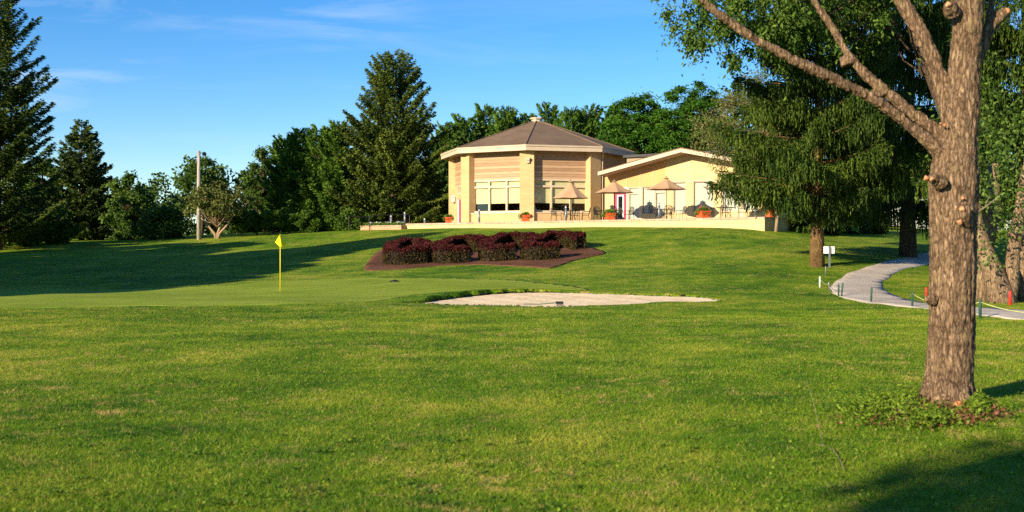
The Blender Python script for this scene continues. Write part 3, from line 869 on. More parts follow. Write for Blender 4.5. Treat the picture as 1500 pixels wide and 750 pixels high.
# ---- right side
conifer('weeping_spruce', 'weeping spruce with hanging green curtains over the terrace end', 1197, 50, 0, 0, 'weep', 'barkspruce', ncards=23000, nbr=170, t0=.17, shape=.40, a0=-.16, a1=.3, curl=.10, W=.062,
        hang=.85, hangk=6, seed=80, lat=.34, R=4.0, top_z=17.5, irr=.30, thick=.017, tiers=12,
        extra=[(.215, 3.05, 4.5), (.225, 3.3, 4.3), (.21, 3.7, 4.1), (.20, 2.7, 3.6), (.19, 4.2, 2.6), (.20, 5.3, 2.6), (.215, 6.1, 3.6), (.16, 3.9, 1.5), (.15, 5.2, 1.3), (.135, 4.6, 1.0), (.23, 0.1, 4.3)])
conifer('spruce_tree', 'bright green spruce behind the near trunk with its skirt above the white van', 1330, 58, 0, 0, 'weep', 'bark2', ncards=17000, nbr=130, t0=.13, shape=.42, a0=-.15, a1=.35, curl=.05, W=.07,
        hang=1.0, hangk=5, seed=81, lat=.34, R=4.3, top_z=19, irr=.25, thick=.022, tiers=13)
conifer('spruce_tree', 'green spruce filling the right edge above the lichen-covered trunks', 1500, 38, 0, 0, 'weep', 'bark2', ncards=17000, nbr=120, t0=.22, shape=.42, a0=-.2, a1=.4, curl=.1, W=.05,
        hang=.7, hangk=5, seed=82, lat=.34, R=2.7, top_z=15, irr=.25, tiers=12)
broadleaf('elm_tree', 'tall fine-leaved tree reaching left over the weeping spruce against the sky', 1400, 47, 0, 215, soft=True, leaf='elm', nleaf=42000, nclump=230, seed=83, crown_bottom=118, tz=16.8, clump_r=.10, flatten=1.3, L=.22, W=.095,
          droop=.9, trunk_r=.2, shell=.3, cdx=-(1400 - 1140) / F * 46)
broadleaf('scraggly_tree', 'scraggly tan and olive small tree in front of the wing roof end', 1136, 66, 92, 92, cdx=-1.3, leaf='scrag', bark='barkpale', nleaf=17000, nclump=90, seed=84, crown_bottom=300, clump_r=.2, L=.14, W=.065, trunk_r=.09, flatten=.8)

for k, (X, Y, h, lab) in enumerate([(17.6, 68.6, 2.6, 'added dark bush touching the right end of the terrace wall'), (19.6, 71.0, 3.0, 'added dark bush second along the shaded side of the wing'),
                                  (21.6, 74.0, 3.2, 'added dark bush third along the shaded side of the wing'), (24.2, 76.5, 3.2, 'added dark bush farthest back beside the wing')]):
    broadleaf('bush', lab, 0, Y, 0, 1.5 * F / Y, leaf='woods', nleaf=7000, nclump=24, seed=140 + k, X=X, tz=gz(X, Y) + h, crown_bottom=372, trunk_r=.05, clump_r=.4, group='added bushes beside the wing', L=.2, W=.11, cat='bush')  # bushes put in to darken the pale strip beside the wing
# multi-stemmed lichen tree at the right edge
def lichen_tree():
    b0 = ground(1466, 443)
    root = empty('leaning_tree', b0, 'lichen-spotted tree with two splayed stems behind the path at right', 'tree')
    Y = b0.y
    def pt(px, py, dy=0): return P(px, py, Y + dy)
    mb = MB()
    mb.tube([pt(1468, 450), pt(1464, 425), pt(1452, 390), pt(1438, 360), pt(1428, 325), pt(1424, 260), pt(1420, 180)], [.48, .36, .30, .27, .23, .16, .08], 12)
    mb.tube([pt(1472, 448), pt(1482, 415), pt(1484, 370), pt(1492, 325), pt(1500, 260), pt(1515, 190)], [.29, .22, .19, .19, .13, .06], 12)
    mb.tube([pt(1484, 350), pt(1494, 338), pt(1499, 330)], [.24, .22, .12], 10)
    mb.build('trunk', M['barklichen'], root, True, off=b0)
    rng = np.random.default_rng(9)
    n = 1800; cpt = np.array([P(1460 + rng.normal() * 30, 270 + rng.normal() * 55, Y + rng.normal() * 1.5) for _ in range(60)])
    i = rng.integers(0, 60, n); p = cpt[i] + rng.normal(size=(n, 3)) * .3 - np.array(b0)
    quadmesh('crown', cards(p, rng.normal(size=(n, 3)) - [0, 0, .4], .14, .07, rng), 4, LM['elm'], root, rng.random(n))
    for (px, py, w, label, pts) in [(1443, 441, .3, 'thick trunk rising just behind the edge of the near tree', [(1443, 446), (1441, 400), (1447, 350), (1455, 300), (1455, 240)]),
                                    (1499, 441, .35, 'trunk cut off by the right edge of the picture', [(1499, 446), (1501, 400), (1508, 340), (1512, 280), (1515, 220)])]:
        bb = ground(px, py); r2 = empty('bare_trunk_tree', bb, label, 'tree')
        m2 = MB(); m2.tube([P(x, y, bb.y) for x, y in pts], [w * 1.1, w * .85, w * .75, w * .7, w * .5], 12)
        m2.build('trunk', M['barklichen'], r2, True, off=bb)
        n = 900; top = np.array(P(pts[-1][0], pts[-1][1] - 30, bb.y)) - np.array(bb)
        quadmesh('crown', cards(top + rng.normal(size=(n, 3)) * [1.0, .8, 1.1], rng.normal(size=(n, 3)), .15, .08, rng), 4, LM['elm'], r2, rng.random(n))
lichen_tree()

# far woods: one mass
def woods():
    rng = np.random.default_rng(77); VV = []; TT = []
    def blob(X, Y, h, r, n):
        zb = gz(X, Y)
        k = 12; cp = np.c_[X + rng.normal(size=k) * r * .5, Y + rng.normal(size=k) * r * .4, zb + h * (.85 * np.arange(k) / k)]; n = int(n * 1.5)
        i = rng.integers(0, k, n); p = cp[i] + norm(rng.normal(size=(n, 3))) * (r * .5 * (.4 + .6 * rng.random(n)))[:, None]
        VV.append(cards(p, rng.normal(size=(n, 3)), .45, .26, rng)); TT.append(rng.random(n))
    for X in np.arange(-75, -5, 2.4):
        h = 4.2 + rng.random() * 1.6 + (2.5 if X > -30 else 0) + (1.5 if X < -48 else 0)
        blob(X + rng.normal(), 112 + rng.normal() * 2, h, 2.6, 1300)
    for X in np.arange(-8, 100, 2.6):
        h = 9.5 + rng.random() * 2 if X < 22 else 12 + rng.random() * 4
        blob(X + rng.normal(), 118 + rng.normal() * 2, h, 3.2, 1500)
    for X in np.arange(19, 75, 1.7):
        blob(X, 97 + rng.normal() * 3, 10 + rng.random() * 3, 2.8, 1300)
    o = quadmesh('woods', np.concatenate(VV), 4, LM['woods'], None, np.concatenate(TT))
    tag(o, 'dark wood closing the view behind the trees', None, None, 'stuff')
woods()

# trees out of frame at the left whose shade lies across the lawn
SH = [(-48, 12, 14, 3.6), (-43, 16, 14, 3.6), (-38.5, 21, 14, 3.3), (-37, 27, 14, 3.2), (-36.5, 33, 14.5, 3.3), (-36, 39, 15.5, 3.3), (-34, 44, 17, 3.2), (-32, 49, 18, 3.0), (-50, 23, 14, 4), (-48, 31, 15, 4), (-46, 39, 15, 4), (-44, 47, 15, 4), (-57, 18, 15, 4), (-60, 29, 16, 4), (-57, 41, 16, 4), (-41, 55, 15, 3.6), (-54, 51, 16, 4), (-41, 18.5, 14, 3), (-38, 24, 14, 3), (-37, 30, 14.5, 3), (-36.5, 36, 14.5, 3), (-35.3, 41.5, 16, 3), (-33.3, 46.5, 17.5, 3), (-52, 36, 16, 4), (-56, 24, 16, 4), (-48, 54, 16, 4), (-63, 36, 17, 4), (-44, 26, 15, 3.5), (-42, 35, 15, 3.5), (-41, 43, 16, 3.5)]
for k, (X, Y, h, r) in enumerate(SH):
    rr = broadleaf('shade_tree', 'leafy tree left of the view, number %d along the lawn edge' % (k + 1), 0, Y, 0, r * F / Y, leaf='oak', nleaf=11000, nclump=34, L=.6, W=.42, seed=90 + k, X=X, tz=h + gz(X, Y), clump_r=.36,
                   group='shade trees beyond the left side of the lawn')
    rr['label'] = 'leafy shade tree standing out of view beyond the left side of the lawn'
rr = broadleaf('maple_tree', 'leafy maple behind the viewer shading the near right corner', 0, -8, 0, 2.6 * F / 8, leaf='oak', nleaf=7000, nclump=26, L=.3, W=.2, seed=120, X=-14.6, tz=10.4, crown_bottom=None, clump_r=.34) if False else None
def maple():
    rng = np.random.default_rng(5); X, Y = -10.95, -9.45
    root = empty('maple_tree', (X, Y, 0), 'leafy maple standing behind the viewer on the left', 'tree')
    mb = MB(); mb.tube([(0, 0, -.2), (0, 0, 3), (.2, 0, 6.5), (.2, 0, 9)], [.28, .22, .15, .04], 10); 
    cp = np.array([0, 0, 7.6]) + norm(rng.normal(size=(30, 3))) * [2.2, 1.9, 1.0] * (.3 + .7 * rng.random(30))[:, None]
    for c in cp: mb.tube([(0, 0, 4.5), tuple(c)], [.06, .02], 4, False)
    mb.build('trunk', M['bark2'], root, True)
    n = 9500; i = rng.integers(0, 30, n); p = cp[i] + norm(rng.normal(size=(n, 3))) * (.72 * rng.random(n) ** .5)[:, None]
    quadmesh('crown', cards(p, rng.normal(size=(n, 3)), .24, .16, rng), 4, LM['oak'], root, rng.random(n))
maple()

# ------------------------------------------------------------------ near tree
def near_tree():
    Y0 = 11.35
    b0 = Vector(((1390 - 750) / F * Y0, Y0, 0))
    root = empty('maple_tree', b0, 'big near tree with rough bark, long bare limbs and a flared base', 'tree')
    def pt(px, py, dy=0): 
        p = P(px, py, Y0 + dy); return p - b0
    k = Y0 / F
    def limb(pts, sub=6):
        """pts: (px,py,width_px,dy) -> smooth tube"""
        A = np.array([(p[0], p[1], p[2], p[3] if len(p) > 3 else 0) for p in pts], float)
        out = []
        for i in range(len(A) - 1):
            p0 = A[max(i - 1, 0)]; p1 = A[i]; p2 = A[i + 1]; p3 = A[min(i + 2, len(A) - 1)]
            for j in range(sub):
                t = j / sub
                out.append(.5 * (2 * p1 + (p2 - p0) * t + (2 * p0 - 5 * p1 + 4 * p2 - p3) * t * t + (3 * p1 - p0 - 3 * p2 + p3) * t ** 3))
        out.append(A[-1])
        return [pt(o[0], o[1], o[3]) for o in out], [max(o[2], .6) * .47 * k for o in out]
    mb = MB()
    L = [
        [(1388, 625, 112), (1388, 600, 92), (1389, 575, 80), (1391, 540, 73), (1394, 480, 70), (1396, 400, 70), (1396, 320, 72), (1397, 262, 74), (1402, 215, 68), (1409, 160, 60), (1412, 100, 54), (1416, 40, 52), (1420, -20, 48), (1424, -120, 40), (1420, -300, 26), (1415, -520, 10)],
        [(1400, 265, 40), (1378, 225, 32, -.03), (1345, 195, 24, -.06), (1290, 152, 22, -.1), (1225, 118, 21, -.16), (1150, 82, 19, -.22), (1085, 44, 17, -.28), (1022, -4, 15, -.34), (950, -70, 12, -.4), (860, -190, 7, -.45)],
        [(1402, 240, 36, .05), (1378, 198, 27, .12), (1335, 165, 24, .2), (1295, 132, 24, .28), (1270, 112, 22, .33), (1245, 84, 17, .38), (1218, 40, 14, .42), (1188, -6, 12, .46), (1150, -90, 9, .5), (1120, -200, 5, .5)],
        [(1405, 215, 40, .05), (1388, 160, 38, .12), (1378, 120, 33, .18), (1352, 55, 30, .24), (1322, 5, 29, .3), (1290, -70, 24, .36), (1250, -220, 14, .4), (1210, -400, 6, .4)],
        [(1428, 95, 18, .1), (1443, 62, 16, .14), (1452, 38, 17, .16), (1466, 22, 15, .17), (1475, 16, 13, .18)],
        [(1440, 60, 14, .12), (1449, 30, 13, .15), (1452, -10, 12, .2), (1470, -150, 8, .2)],
        # collars and knobs
        [(1380, 268, 26, -.2), (1367, 262, 18, -.27), (1360, 261, 13, -.28)],
        [(1412, 330, 30, -.15), (1411, 312, 26, -.26), (1411, 300, 16, -.27)],
        [(1395, 20, 26, -.1), (1391, 10, 20, -.17), (1389, 4, 14, -.18)],
        [(1368, 440, 20, -.1), (1358, 436, 12, -.14)],
        [(1292, 140, 30, .3), (1285, 128, 24, .3)], [(1242, 96, 26, .37), (1238, 82, 20, .38)],
        
        # root flare
        [(1385, 560, 60, -.05), (1362, 592, 42, -.08), (1338, 612, 26, -.12), (1318, 622, 12, -.14)],
        [(1398, 560, 60, -.02), (1418, 592, 40, -.08), (1432, 610, 24, -.2), (1446, 622, 12, -.3)],
        [(1390, 570, 60, -.1), (1384, 602, 44, -.22), (1378, 622, 24, -.36)],
        [(1398, 570, 50, -.1), (1404, 602, 40, -.24), (1408, 622, 24, -.4)],
    ]
    for li, l in enumerate(L):
        if li in (1, 2, 3): l = [(q[0], q[1], q[2] * (.78 if qi else .9)) + tuple(q[3:]) for qi, q in enumerate(l)]
        if li == 0: l = [(q[0], q[1], q[2] * (.88 if q[1] < 230 else 1)) for q in l]
        p, r = limb(l); mb.tube(p, r, 14)
    src = mb.build('tmp', M['bark'])
    md = src.modifiers.new('r', 'REMESH'); md.mode = 'VOXEL'; md.voxel_size = .0125
    sm = src.modifiers.new('s', 'SMOOTH'); sm.factor = .5; sm.iterations = 4
    dg = bpy.context.evaluated_depsgraph_get()
    me = bpy.data.meshes.new_from_object(src.evaluated_get(dg))
    bpy.data.objects.remove(src)
    n = len(me.vertices); co = np.empty(n * 3, np.float32); me.vertices.foreach_get('co', co); co = co.reshape(-1, 3)
    no = np.empty(n * 3, np.float32); me.vertices.foreach_get('normal', no); no = no.reshape(-1, 3)
    d = np.empty(n)
    for i in range(n):
        x, y, z = map(float, co[i])
        q = Vector((x * 17, y * 17, z * 4.5))
        a = noise.noise(q); b_ = noise.noise(Vector((x * 4, y * 4, z * 2)))
        q2 = Vector((x * 34, y * 34, z * 11))
        a2 = noise.noise(q2)
        d[i] = -abs(a) * .030 + abs(a2) * .016 + b_ * .012
    fall = np.clip((co[:, 2] + 1.2) / 1.2, 0, 1)
    co += no * (d)[:, None]
    me.vertices.foreach_set('co', co.ravel()); me.update(); me.shade_smooth()
    me.materials.clear(); me.materials.append(M['bark'])
    o = link(bpy.data.objects.new('trunk', me), root)
    # fresh cut scars
    def scar(c, r, nrm, squash=1.0, seed=0):
        r *= .68
        m2 = MB(); nrm = Vector(nrm).normalized(); x = nrm.orthogonal().normalized(); y = nrm.cross(x)
        rng = random.Random(seed); vs = [c + nrm * .012]; N = 18
        for j in (1, 2, 3):
            for i in range(N):
                t = 6.283 * i / N; rr = r * j / 3 * (1 + .16 * math.sin(3 * t + seed) + rng.uniform(-.06, .06))
                vs.append(c + (x * math.cos(t) * squash + y * math.sin(t)) * rr + nrm * (.014 - .006 * j if j < 3 else -.02) * 1.0)
        fs = [(0, 1 + i, 1 + (i + 1) % N) for i in range(N)]
        for j in (0, 1):
            for i in range(N):
                a = 1 + j * N + i; b2 = 1 + j * N + (i + 1) % N
                fs.append((a, a + N, b2 + N, b2))
        m2.add(vs, fs); return m2.build('pruning_scar', M['cut'], root, True)
    scar(pt(1356, 261, -.31), .036, (-.5, -.85, 0), seed=1); scar(pt(1366, 262, -.345), .03, (.1, -1, 0), seed=2)
    scar(pt(1411, 306, -.35), .045, (.1, -1, .05), .8, seed=3); scar(pt(1407, 325, -.33), .04, (-.1, -1, 0), .8, seed=4); scar(pt(1411, 290, -.27), .03, (0, -1, .2), .6, seed=14)
    scar(pt(1384, 183, -.17), .024, (-.3, -1, 0), seed=5); scar(pt(1377, 181, -.15), .02, (-.6, -.8, 0), seed=6)
    scar(pt(1389, 6, -.25), .04, (-.2, -1, .1), seed=8); scar(pt(1477, 15, .12), .045, (.75, -.6, .3), seed=9)
    scar(pt(1411, 596, -.42), .06, (.1, -1, .25), .8, seed=11); scar(pt(1420, 603, -.46), .045, (.4, -.9, .3), .7, seed=12)
    rngf = random.Random(4)
    for (px, py, dy, r_) in [(1408, 592, -.36, .055), (1417, 598, -.40, .07), (1424, 605, -.44, .05), (1410, 606, -.42, .05), (1368, 606, -.36, .05), (1355, 612, -.34, .04)]:
        m4 = MB(); c_ = pt(px, py, dy); vs = []; fs = []; nu_, nv_ = 14, 8
        for i_ in range(nv_):
            ph = math.pi * i_ / (nv_ - 1)
            for j_ in range(nu_):
                t_ = 6.2832 * j_ / nu_; w__ = 1 + .22 * math.sin(3 * t_ + px) + rngf.uniform(-.08, .08)
                vs.append(c_ + Vector((math.cos(t_) * math.sin(ph) * r_ * w__, math.sin(t_) * math.sin(ph) * r_ * w__, math.cos(ph) * r_ * .55)))
        fs = [(i_ * nu_ + j_, i_ * nu_ + (j_ + 1) % nu_, (i_ + 1) * nu_ + (j_ + 1) % nu_, (i_ + 1) * nu_ + j_) for i_ in range(nv_ - 1) for j_ in range(nu_)]
        m4.add(vs, fs); m4.build('bracket_fungus', M['fungus'], root, True)
    # thin twig at the right of the trunk
    m3 = MB(); m3.tube([pt(1425, 315, -.1), pt(1442, 304, -.12), pt(1455, 294, -.12), pt(1468, 283, -.15)], [.009, .007, .005, .002], 6)
    m3.tube([pt(1442, 304, -.12), pt(1447, 292, -.1), pt(1450, 286, -.1)], [.004, .003, .001], 5); m3.build('twig', M['twig'], root, True)
    # leaves well above the frame
    rng = np.random.default_rng(3); cl = []
    for (px, py, dy) in [(860, -200, -.4), (900, -150, -.4), (1110, -220, .5), (1210, -400, .4), (1280, -330, .4), (1420, -520, 0), (1360, -450, 0), (1470, -320, .2), (1490, -420, .2), (1000, -260, -.2), (1330, -560, .1)]:
        for _ in range(4): cl.append(np.array(pt(px, py, dy)) + rng.normal(size=3) * [.35, .5, .3] + [0, 0, .25])
    cl = np.array(cl); n = 5000; i = rng.integers(0, len(cl), n)
    quadmesh('crown', cards(cl[i] + rng.normal(size=(n, 3)) * .2, rng.normal(size=(n, 3)), .10, .07, rng), 4, LM['elm'], root, rng.random(n))
    return b0
NB = near_tree()
# weeds and litter around the base
rng = np.random.default_rng(21)
def around(n, pxr, pyr, z0, z1, L, W, mat, name, label, flat=0, up=.6):
    px = rng.normal(pxr[0], pxr[1], n); py = rng.normal(pyr[0], pyr[1], n)
    Y = F * EYE / (np.clip(py, 585, 660) - HOR); X = (px - 750) / F * Y
    Z = hf(X, Y) + rng.uniform(z0, z1, n)
    D = rng.normal(size=(n, 3)) * [1, 1, .5]; D[:, 2] += up
    o = quadmesh(name, cards(np.c_[X, Y, Z], D, L, W, rng, flat), 4, mat, None, rng.random(n)); tag(o, label, None, None, 'stuff')
A = [(1280, 26, 612, 7), (1325, 20, 608, 8), (1365, 26, 624, 4), (1436, 12, 612, 4)]
def weeds():
    VV = []; TT = []
    for (cx, sx, cy, sy) in A:
        n = 1700
        px = rng.normal(cx, sx, n); py = rng.normal(cy, sy, n)
        Y = F * EYE / (np.clip(py, 588, 660) - HOR); X = (px - 750) / F * Y
        d = np.exp(-((px - cx) / sx) ** 2 / 2)
        Z = hf(X, Y) + rng.random(n) * (.03 + .09 * d)
        D = rng.normal(size=(n, 3)) * [1, 1, .5]; D[:, 2] += .5
        VV.append(cards(np.c_[X, Y, Z], D, rng.uniform(.02, .055, n), rng.uniform(.010, .028, n), rng, .3)); TT.append(rng.random(n))
    o = quadmesh('weeds', np.concatenate(VV), 4, LM['weed'], None, np.concatenate(TT)); tag(o, 'leafy weeds growing round the foot of the near tree', None, None, 'stuff')
    VV = []; TT = []
    for (cx, sx, cy, sy, n) in [(1385, 34, 622, 5, 700), (1290, 35, 622, 5, 160), (1450, 22, 618, 4, 200), (1350, 18, 612, 5, 300)]:
        px = rng.normal(cx, sx, n); py = rng.normal(cy, sy, n)
        Y = F * EYE / (np.clip(py, 588, 660) - HOR); X = (px - 750) / F * Y
        Z = hf(X, Y) + .03 + rng.random(n) * .03
        VV.append(cards(np.c_[X, Y, Z], rng.normal(size=(n, 3)) * [1, 1, .3], rng.uniform(.02, .05, n), rng.uniform(.012, .03, n), rng, .4)); TT.append(rng.random(n))
    o = quadmesh('leaf_litter', np.concatenate(VV), 4, LM['brown'], None, np.concatenate(TT)); tag(o, 'red brown leaf litter and bark crumbs at the foot of the near tree', None, None, 'stuff')
weeds()
def stick():
    pts = [(1236, 690), (1232, 678), (1222, 662), (1208, 656), (1190, 652), (1184, 655)]
    b0 = ground(1225, 672)
    m = MB(); 
    def g(px, py, up=.015): v = ground(px, py); v.z += up; return v
    m.tube([g(*p) for p in pts], [.003, .004, .0045, .004, .002, .0015], 6)
    q = g(1208, 656); m.tube([q, P(1200, 625, q.y), P(1192, 590, q.y), P(1182, 558, q.y + .1)], [.003, .0025, .0018, .001], 6)
    o = m.build('fallen_twig', M['twig'], None, True, off=b0); o.location = b0
    tag(o, 'forked dry twig lying in the grass left of the near tree', 'twig')
stick()

# ------------------------------------------------------------------ hedges
def hedge(path, w, h, label, seed):
    rng = np.random.default_rng(seed); A = np.array(path, float)
    ext = np.vstack([2 * A[0] - A[1], A, 2 * A[-1] - A[-2]]); sm_ = []
    for q_ in range(1, len(ext) - 2):
        for t_ in np.linspace(0, 1, 8, endpoint=False):
            p0, p1, p2, p3 = ext[q_ - 1:q_ + 3]
            sm_.append(.5 * (2 * p1 + (p2 - p0) * t_ + (2 * p0 - 5 * p1 + 4 * p2 - p3) * t_ ** 2 + (3 * p1 - p0 - 3 * p2 + p3) * t_ ** 3))
    A = np.array(sm_ + [ext[-2]])
    for _ in range(6): A[1:-1] = A[1:-1] * .5 + (A[:-2] + A[2:]) * .25
    seg = np.linalg.norm(np.diff(A, axis=0), axis=1); cum = np.r_[0, np.cumsum(seg)]
    b0 = Vector((A[:, 0].mean(), A[:, 1].mean(), gz(A[:, 0].mean(), A[:, 1].mean())))
    root = empty('hedge', b0, label, 'hedge', 'burgundy hedges on the mulch bed')
    def at(s): return np.c_[np.interp(s, cum, A[:, 0]), np.interp(s, cum, A[:, 1])]
    def tang(s): d = at(np.minimum(s + .2, cum[-1])) - at(np.maximum(s - .2, 0)); return d / (np.linalg.norm(d, axis=1, keepdims=True) + 1e-9)
    # dark twiggy core as a swept rounded body
    S = np.linspace(.3, cum[-1] - .3, 40); C = at(S); T = tang(S); mb = MB(); ring = []
    prof = [(-.30, .02), (-.36, .6), (-.28, .80), (0, .84), (.28, .80), (.36, .6), (.30, .02)]
    for i in range(len(S)):
        endf = min(1, .75 + min(S[i], cum[-1] - S[i]) * 1.2)
        for (a, z) in prof:
            x = C[i, 0] - T[i, 1] * a * w * endf; y = C[i, 1] + T[i, 0] * a * w * endf
            ring.append((x, y, gz(x, y) + z * h * (.93 + .07 * endf)))
    k = len(prof); fs = []
    for i in range(len(S) - 1):
        for j in range(k - 1): fs.append((i * k + j, i * k + j + 1, (i + 1) * k + j + 1, (i + 1) * k + j))
    fs.append(tuple(range(k))); fs.append(tuple((len(S) - 1) * k + j for j in range(k - 1, -1, -1)))
    mb.add(ring, fs); mb.build('branches', M['twigdark'], root, off=b0)
    n = int(9000 * cum[-1] / 6) + 5000
    s = rng.uniform(-w * .35, cum[-1] + w * .35, n); sc = np.clip(s, 0, cum[-1]); ex = s - sc
    C = at(sc); T = tang(sc)
    # rounded box cross-section
    u = rng.random(n); top = u < .36
    a = np.where(top, rng.uniform(-.5, .5, n), np.sign(rng.random(n) - .5) * rng.uniform(.38, .52, n))
    shrink = np.sqrt(np.clip(1 - (np.abs(ex) / (w * .42)) ** 2, .0, 1)); a = a * np.maximum(shrink, .25)
    z = np.where(top, rng.uniform(.9, 1.02, n) - .12 * (np.abs(a) * 2) ** 4, rng.uniform(.03, .98, n))
    X = C[:, 0] - T[:, 1] * a * w + T[:, 0] * ex; Y = C[:, 1] + T[:, 0] * a * w + T[:, 1] * ex
    bumpn = 1 + .07 * np.sin(X * 3.1 + seed) * np.sin(Y * 2.7) + .04 * np.sin(X * 7) + .04 * rng.normal(size=n)
    Z = hf(X, Y) + z * h * bumpn
    D = rng.normal(size=(n, 3)); D[:, 2] += .7
    V = cards(np.c_[X, Y, Z] - np.array(b0), D, rng.uniform(.06, .13, n), rng.uniform(.035, .07, n), rng)
    mi = ((z + rng.normal(size=n) * .12) < .74).astype(int)
    quadmesh('foliage', V, 4, [LM['barbtop'], LM['barbside']], root, rng.random(n), mi)
M['twigdark'] = plain('dark_twigs', (.022, .014, .009), .9, .4, 12)
def G(px, Y): return ((px - 750) / F * Y, Y)
fy, by = 57.4, 63.8
hedge([G(617, fy + .3), G(600, fy), G(577, fy), G(572, fy + 1.2), G(577, by - 2), G(590, by - .3), G(612, by - .2), G(620, by - 2), G(622, by - 4), G(616, fy + 1.2)], .78, .84, 'closed ring-shaped burgundy hedge, leftmost of the four', 1)
hedge([G(681, fy), G(660, fy), G(645, fy + .2), G(643, fy + 2), G(655, by - 1.4), G(668, by), G(690, by + .2), G(703, by - 1.2)], .78, .84, 'C-shaped burgundy hedge next to the ring-shaped one', 2)
hedge([G(748, fy), G(728, fy), G(714, fy + .2), G(713, fy + 2), G(724, by - 1.6), G(738, by - .2), G(762, by - .2), G(776, by - 1.4)], .78, .84, 'C-shaped burgundy hedge, third from the left', 3)
hedge([G(812, fy - .6), G(790, fy - .6), G(775, fy - .3), G(775, fy + 1.4), G(788, by - 3), G(803, by - 1.6), G(832, by - 1.8), G(848, by - 3.4)], .78, .84, 'C-shaped burgundy hedge at the right end of the bed', 4)

# ------------------------------------------------------------------ clubhouse
ZT = 3.45
OC = Vector((1.9, 88.0, 0)); AA = math.radians(-7.1)
club = empty('clubhouse', (OC.x, OC.y, ZT), 'tan brick clubhouse with octagonal hall, brown shingled roof and gabled glass wing', 'building')
OFF = Vector((OC.x, OC.y, ZT))
def cb(mb, name, mat, parent=club, **kw):
    """build in world coordinates below the clubhouse empty"""
    o = mb.build(name, mat, parent, off=OFF, **kw); return o
def octdir(t): return Vector((math.sin(t), -math.cos(t), 0))
RW = 6.75; RE = 7.5; ZE0, ZE1, ZA = 8.61, 9.0, 11.47
# roof
E = [OC + octdir(AA + math.radians(45 * k)) * RE for k in range(8)]
Ei = [OC + octdir(AA + math.radians(45 * k)) * (RE - .12) for k in range(8)]
ap = 0.28
A8 = [OC + octdir(AA + math.radians(45 * k)) * ap for k in range(8)]
mb = MB(); vs = [(e.x, e.y, ZE1 + .02) for e in E] + [(a.x, a.y, ZA) for a in A8]
mb.add(vs, [(k, (k + 1) % 8, 8 + (k + 1) % 8, 8 + k) for k in range(8)] + [tuple(range(8, 16))])
roof = cb(mb, 'roof', M['shingle'])
mb = MB()
for k in range(8):   # hip caps
    e = E[k]; a = A8[k]
    mb.tube([(e.x, e.y, ZE1 + .03), (a.x, a.y, ZA + .01)], .05, 6)
cb(mb, 'hip_cap', M['shingle'], roof)
mb = MB()
for k in range(8):
    e0, e1 = E[k], E[(k + 1) % 8]; i0, i1 = Ei[k], Ei[(k + 1) % 8]
    q = []
    for z in (ZE0, ZE1): q += [(e0.x, e0.y, z), (e1.x, e1.y, z), (i1.x, i1.y, z), (i0.x, i0.y, z)]
    mb.add(q, [(0, 1, 2, 3), (4, 5, 6, 7), (0, 1, 5, 4), (2, 3, 7, 6)])
    # lower step of the fascia
    s0 = OC + octdir(AA + math.radians(45 * k)) * (RE + .05); s1 = OC + octdir(AA + math.radians(45 * (k + 1))) * (RE + .05)
    q = []
    for z in (ZE1 - .10, ZE1 + .015): q += [(s0.x, s0.y, z), (s1.x, s1.y, z), (e1.x, e1.y, z), (e0.x, e0.y, z)]
    mb.add(q, [(0, 1, 2, 3), (4, 5, 6, 7), (0, 1, 5, 4), (2, 3, 7, 6)])
cb(mb, 'fascia', M['fascia'], roof)
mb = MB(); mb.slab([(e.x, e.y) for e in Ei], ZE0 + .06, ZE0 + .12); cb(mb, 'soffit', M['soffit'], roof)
mb = MB(); mb.slab([tuple((OC + octdir(AA + math.radians(45 * k)) * .40).xy) for k in range(8)], ZA - .12, ZA + .17)
mb.slab([tuple((OC + octdir(AA + math.radians(45 * k)) * .52).xy) for k in range(8)], ZA + .17, ZA + .27)
cb(mb, 'roof_cap', M['fascia'], roof)
e1_ = OC + octdir(AA + math.radians(45 * 1.06)) * (RE - .25); w1_ = OC + octdir(AA + math.radians(45 * 1.13)) * (RW + .05)
mb = MB(); mb.tube([(e1_.x, e1_.y, ZE0 + .05), (e1_.x, e1_.y, ZE0 - .12), (w1_.x, w1_.y, ZE0 - .45), (w1_.x, w1_.y, ZT)], .05, 8); cb(mb, 'downpipe', M['fascia'])
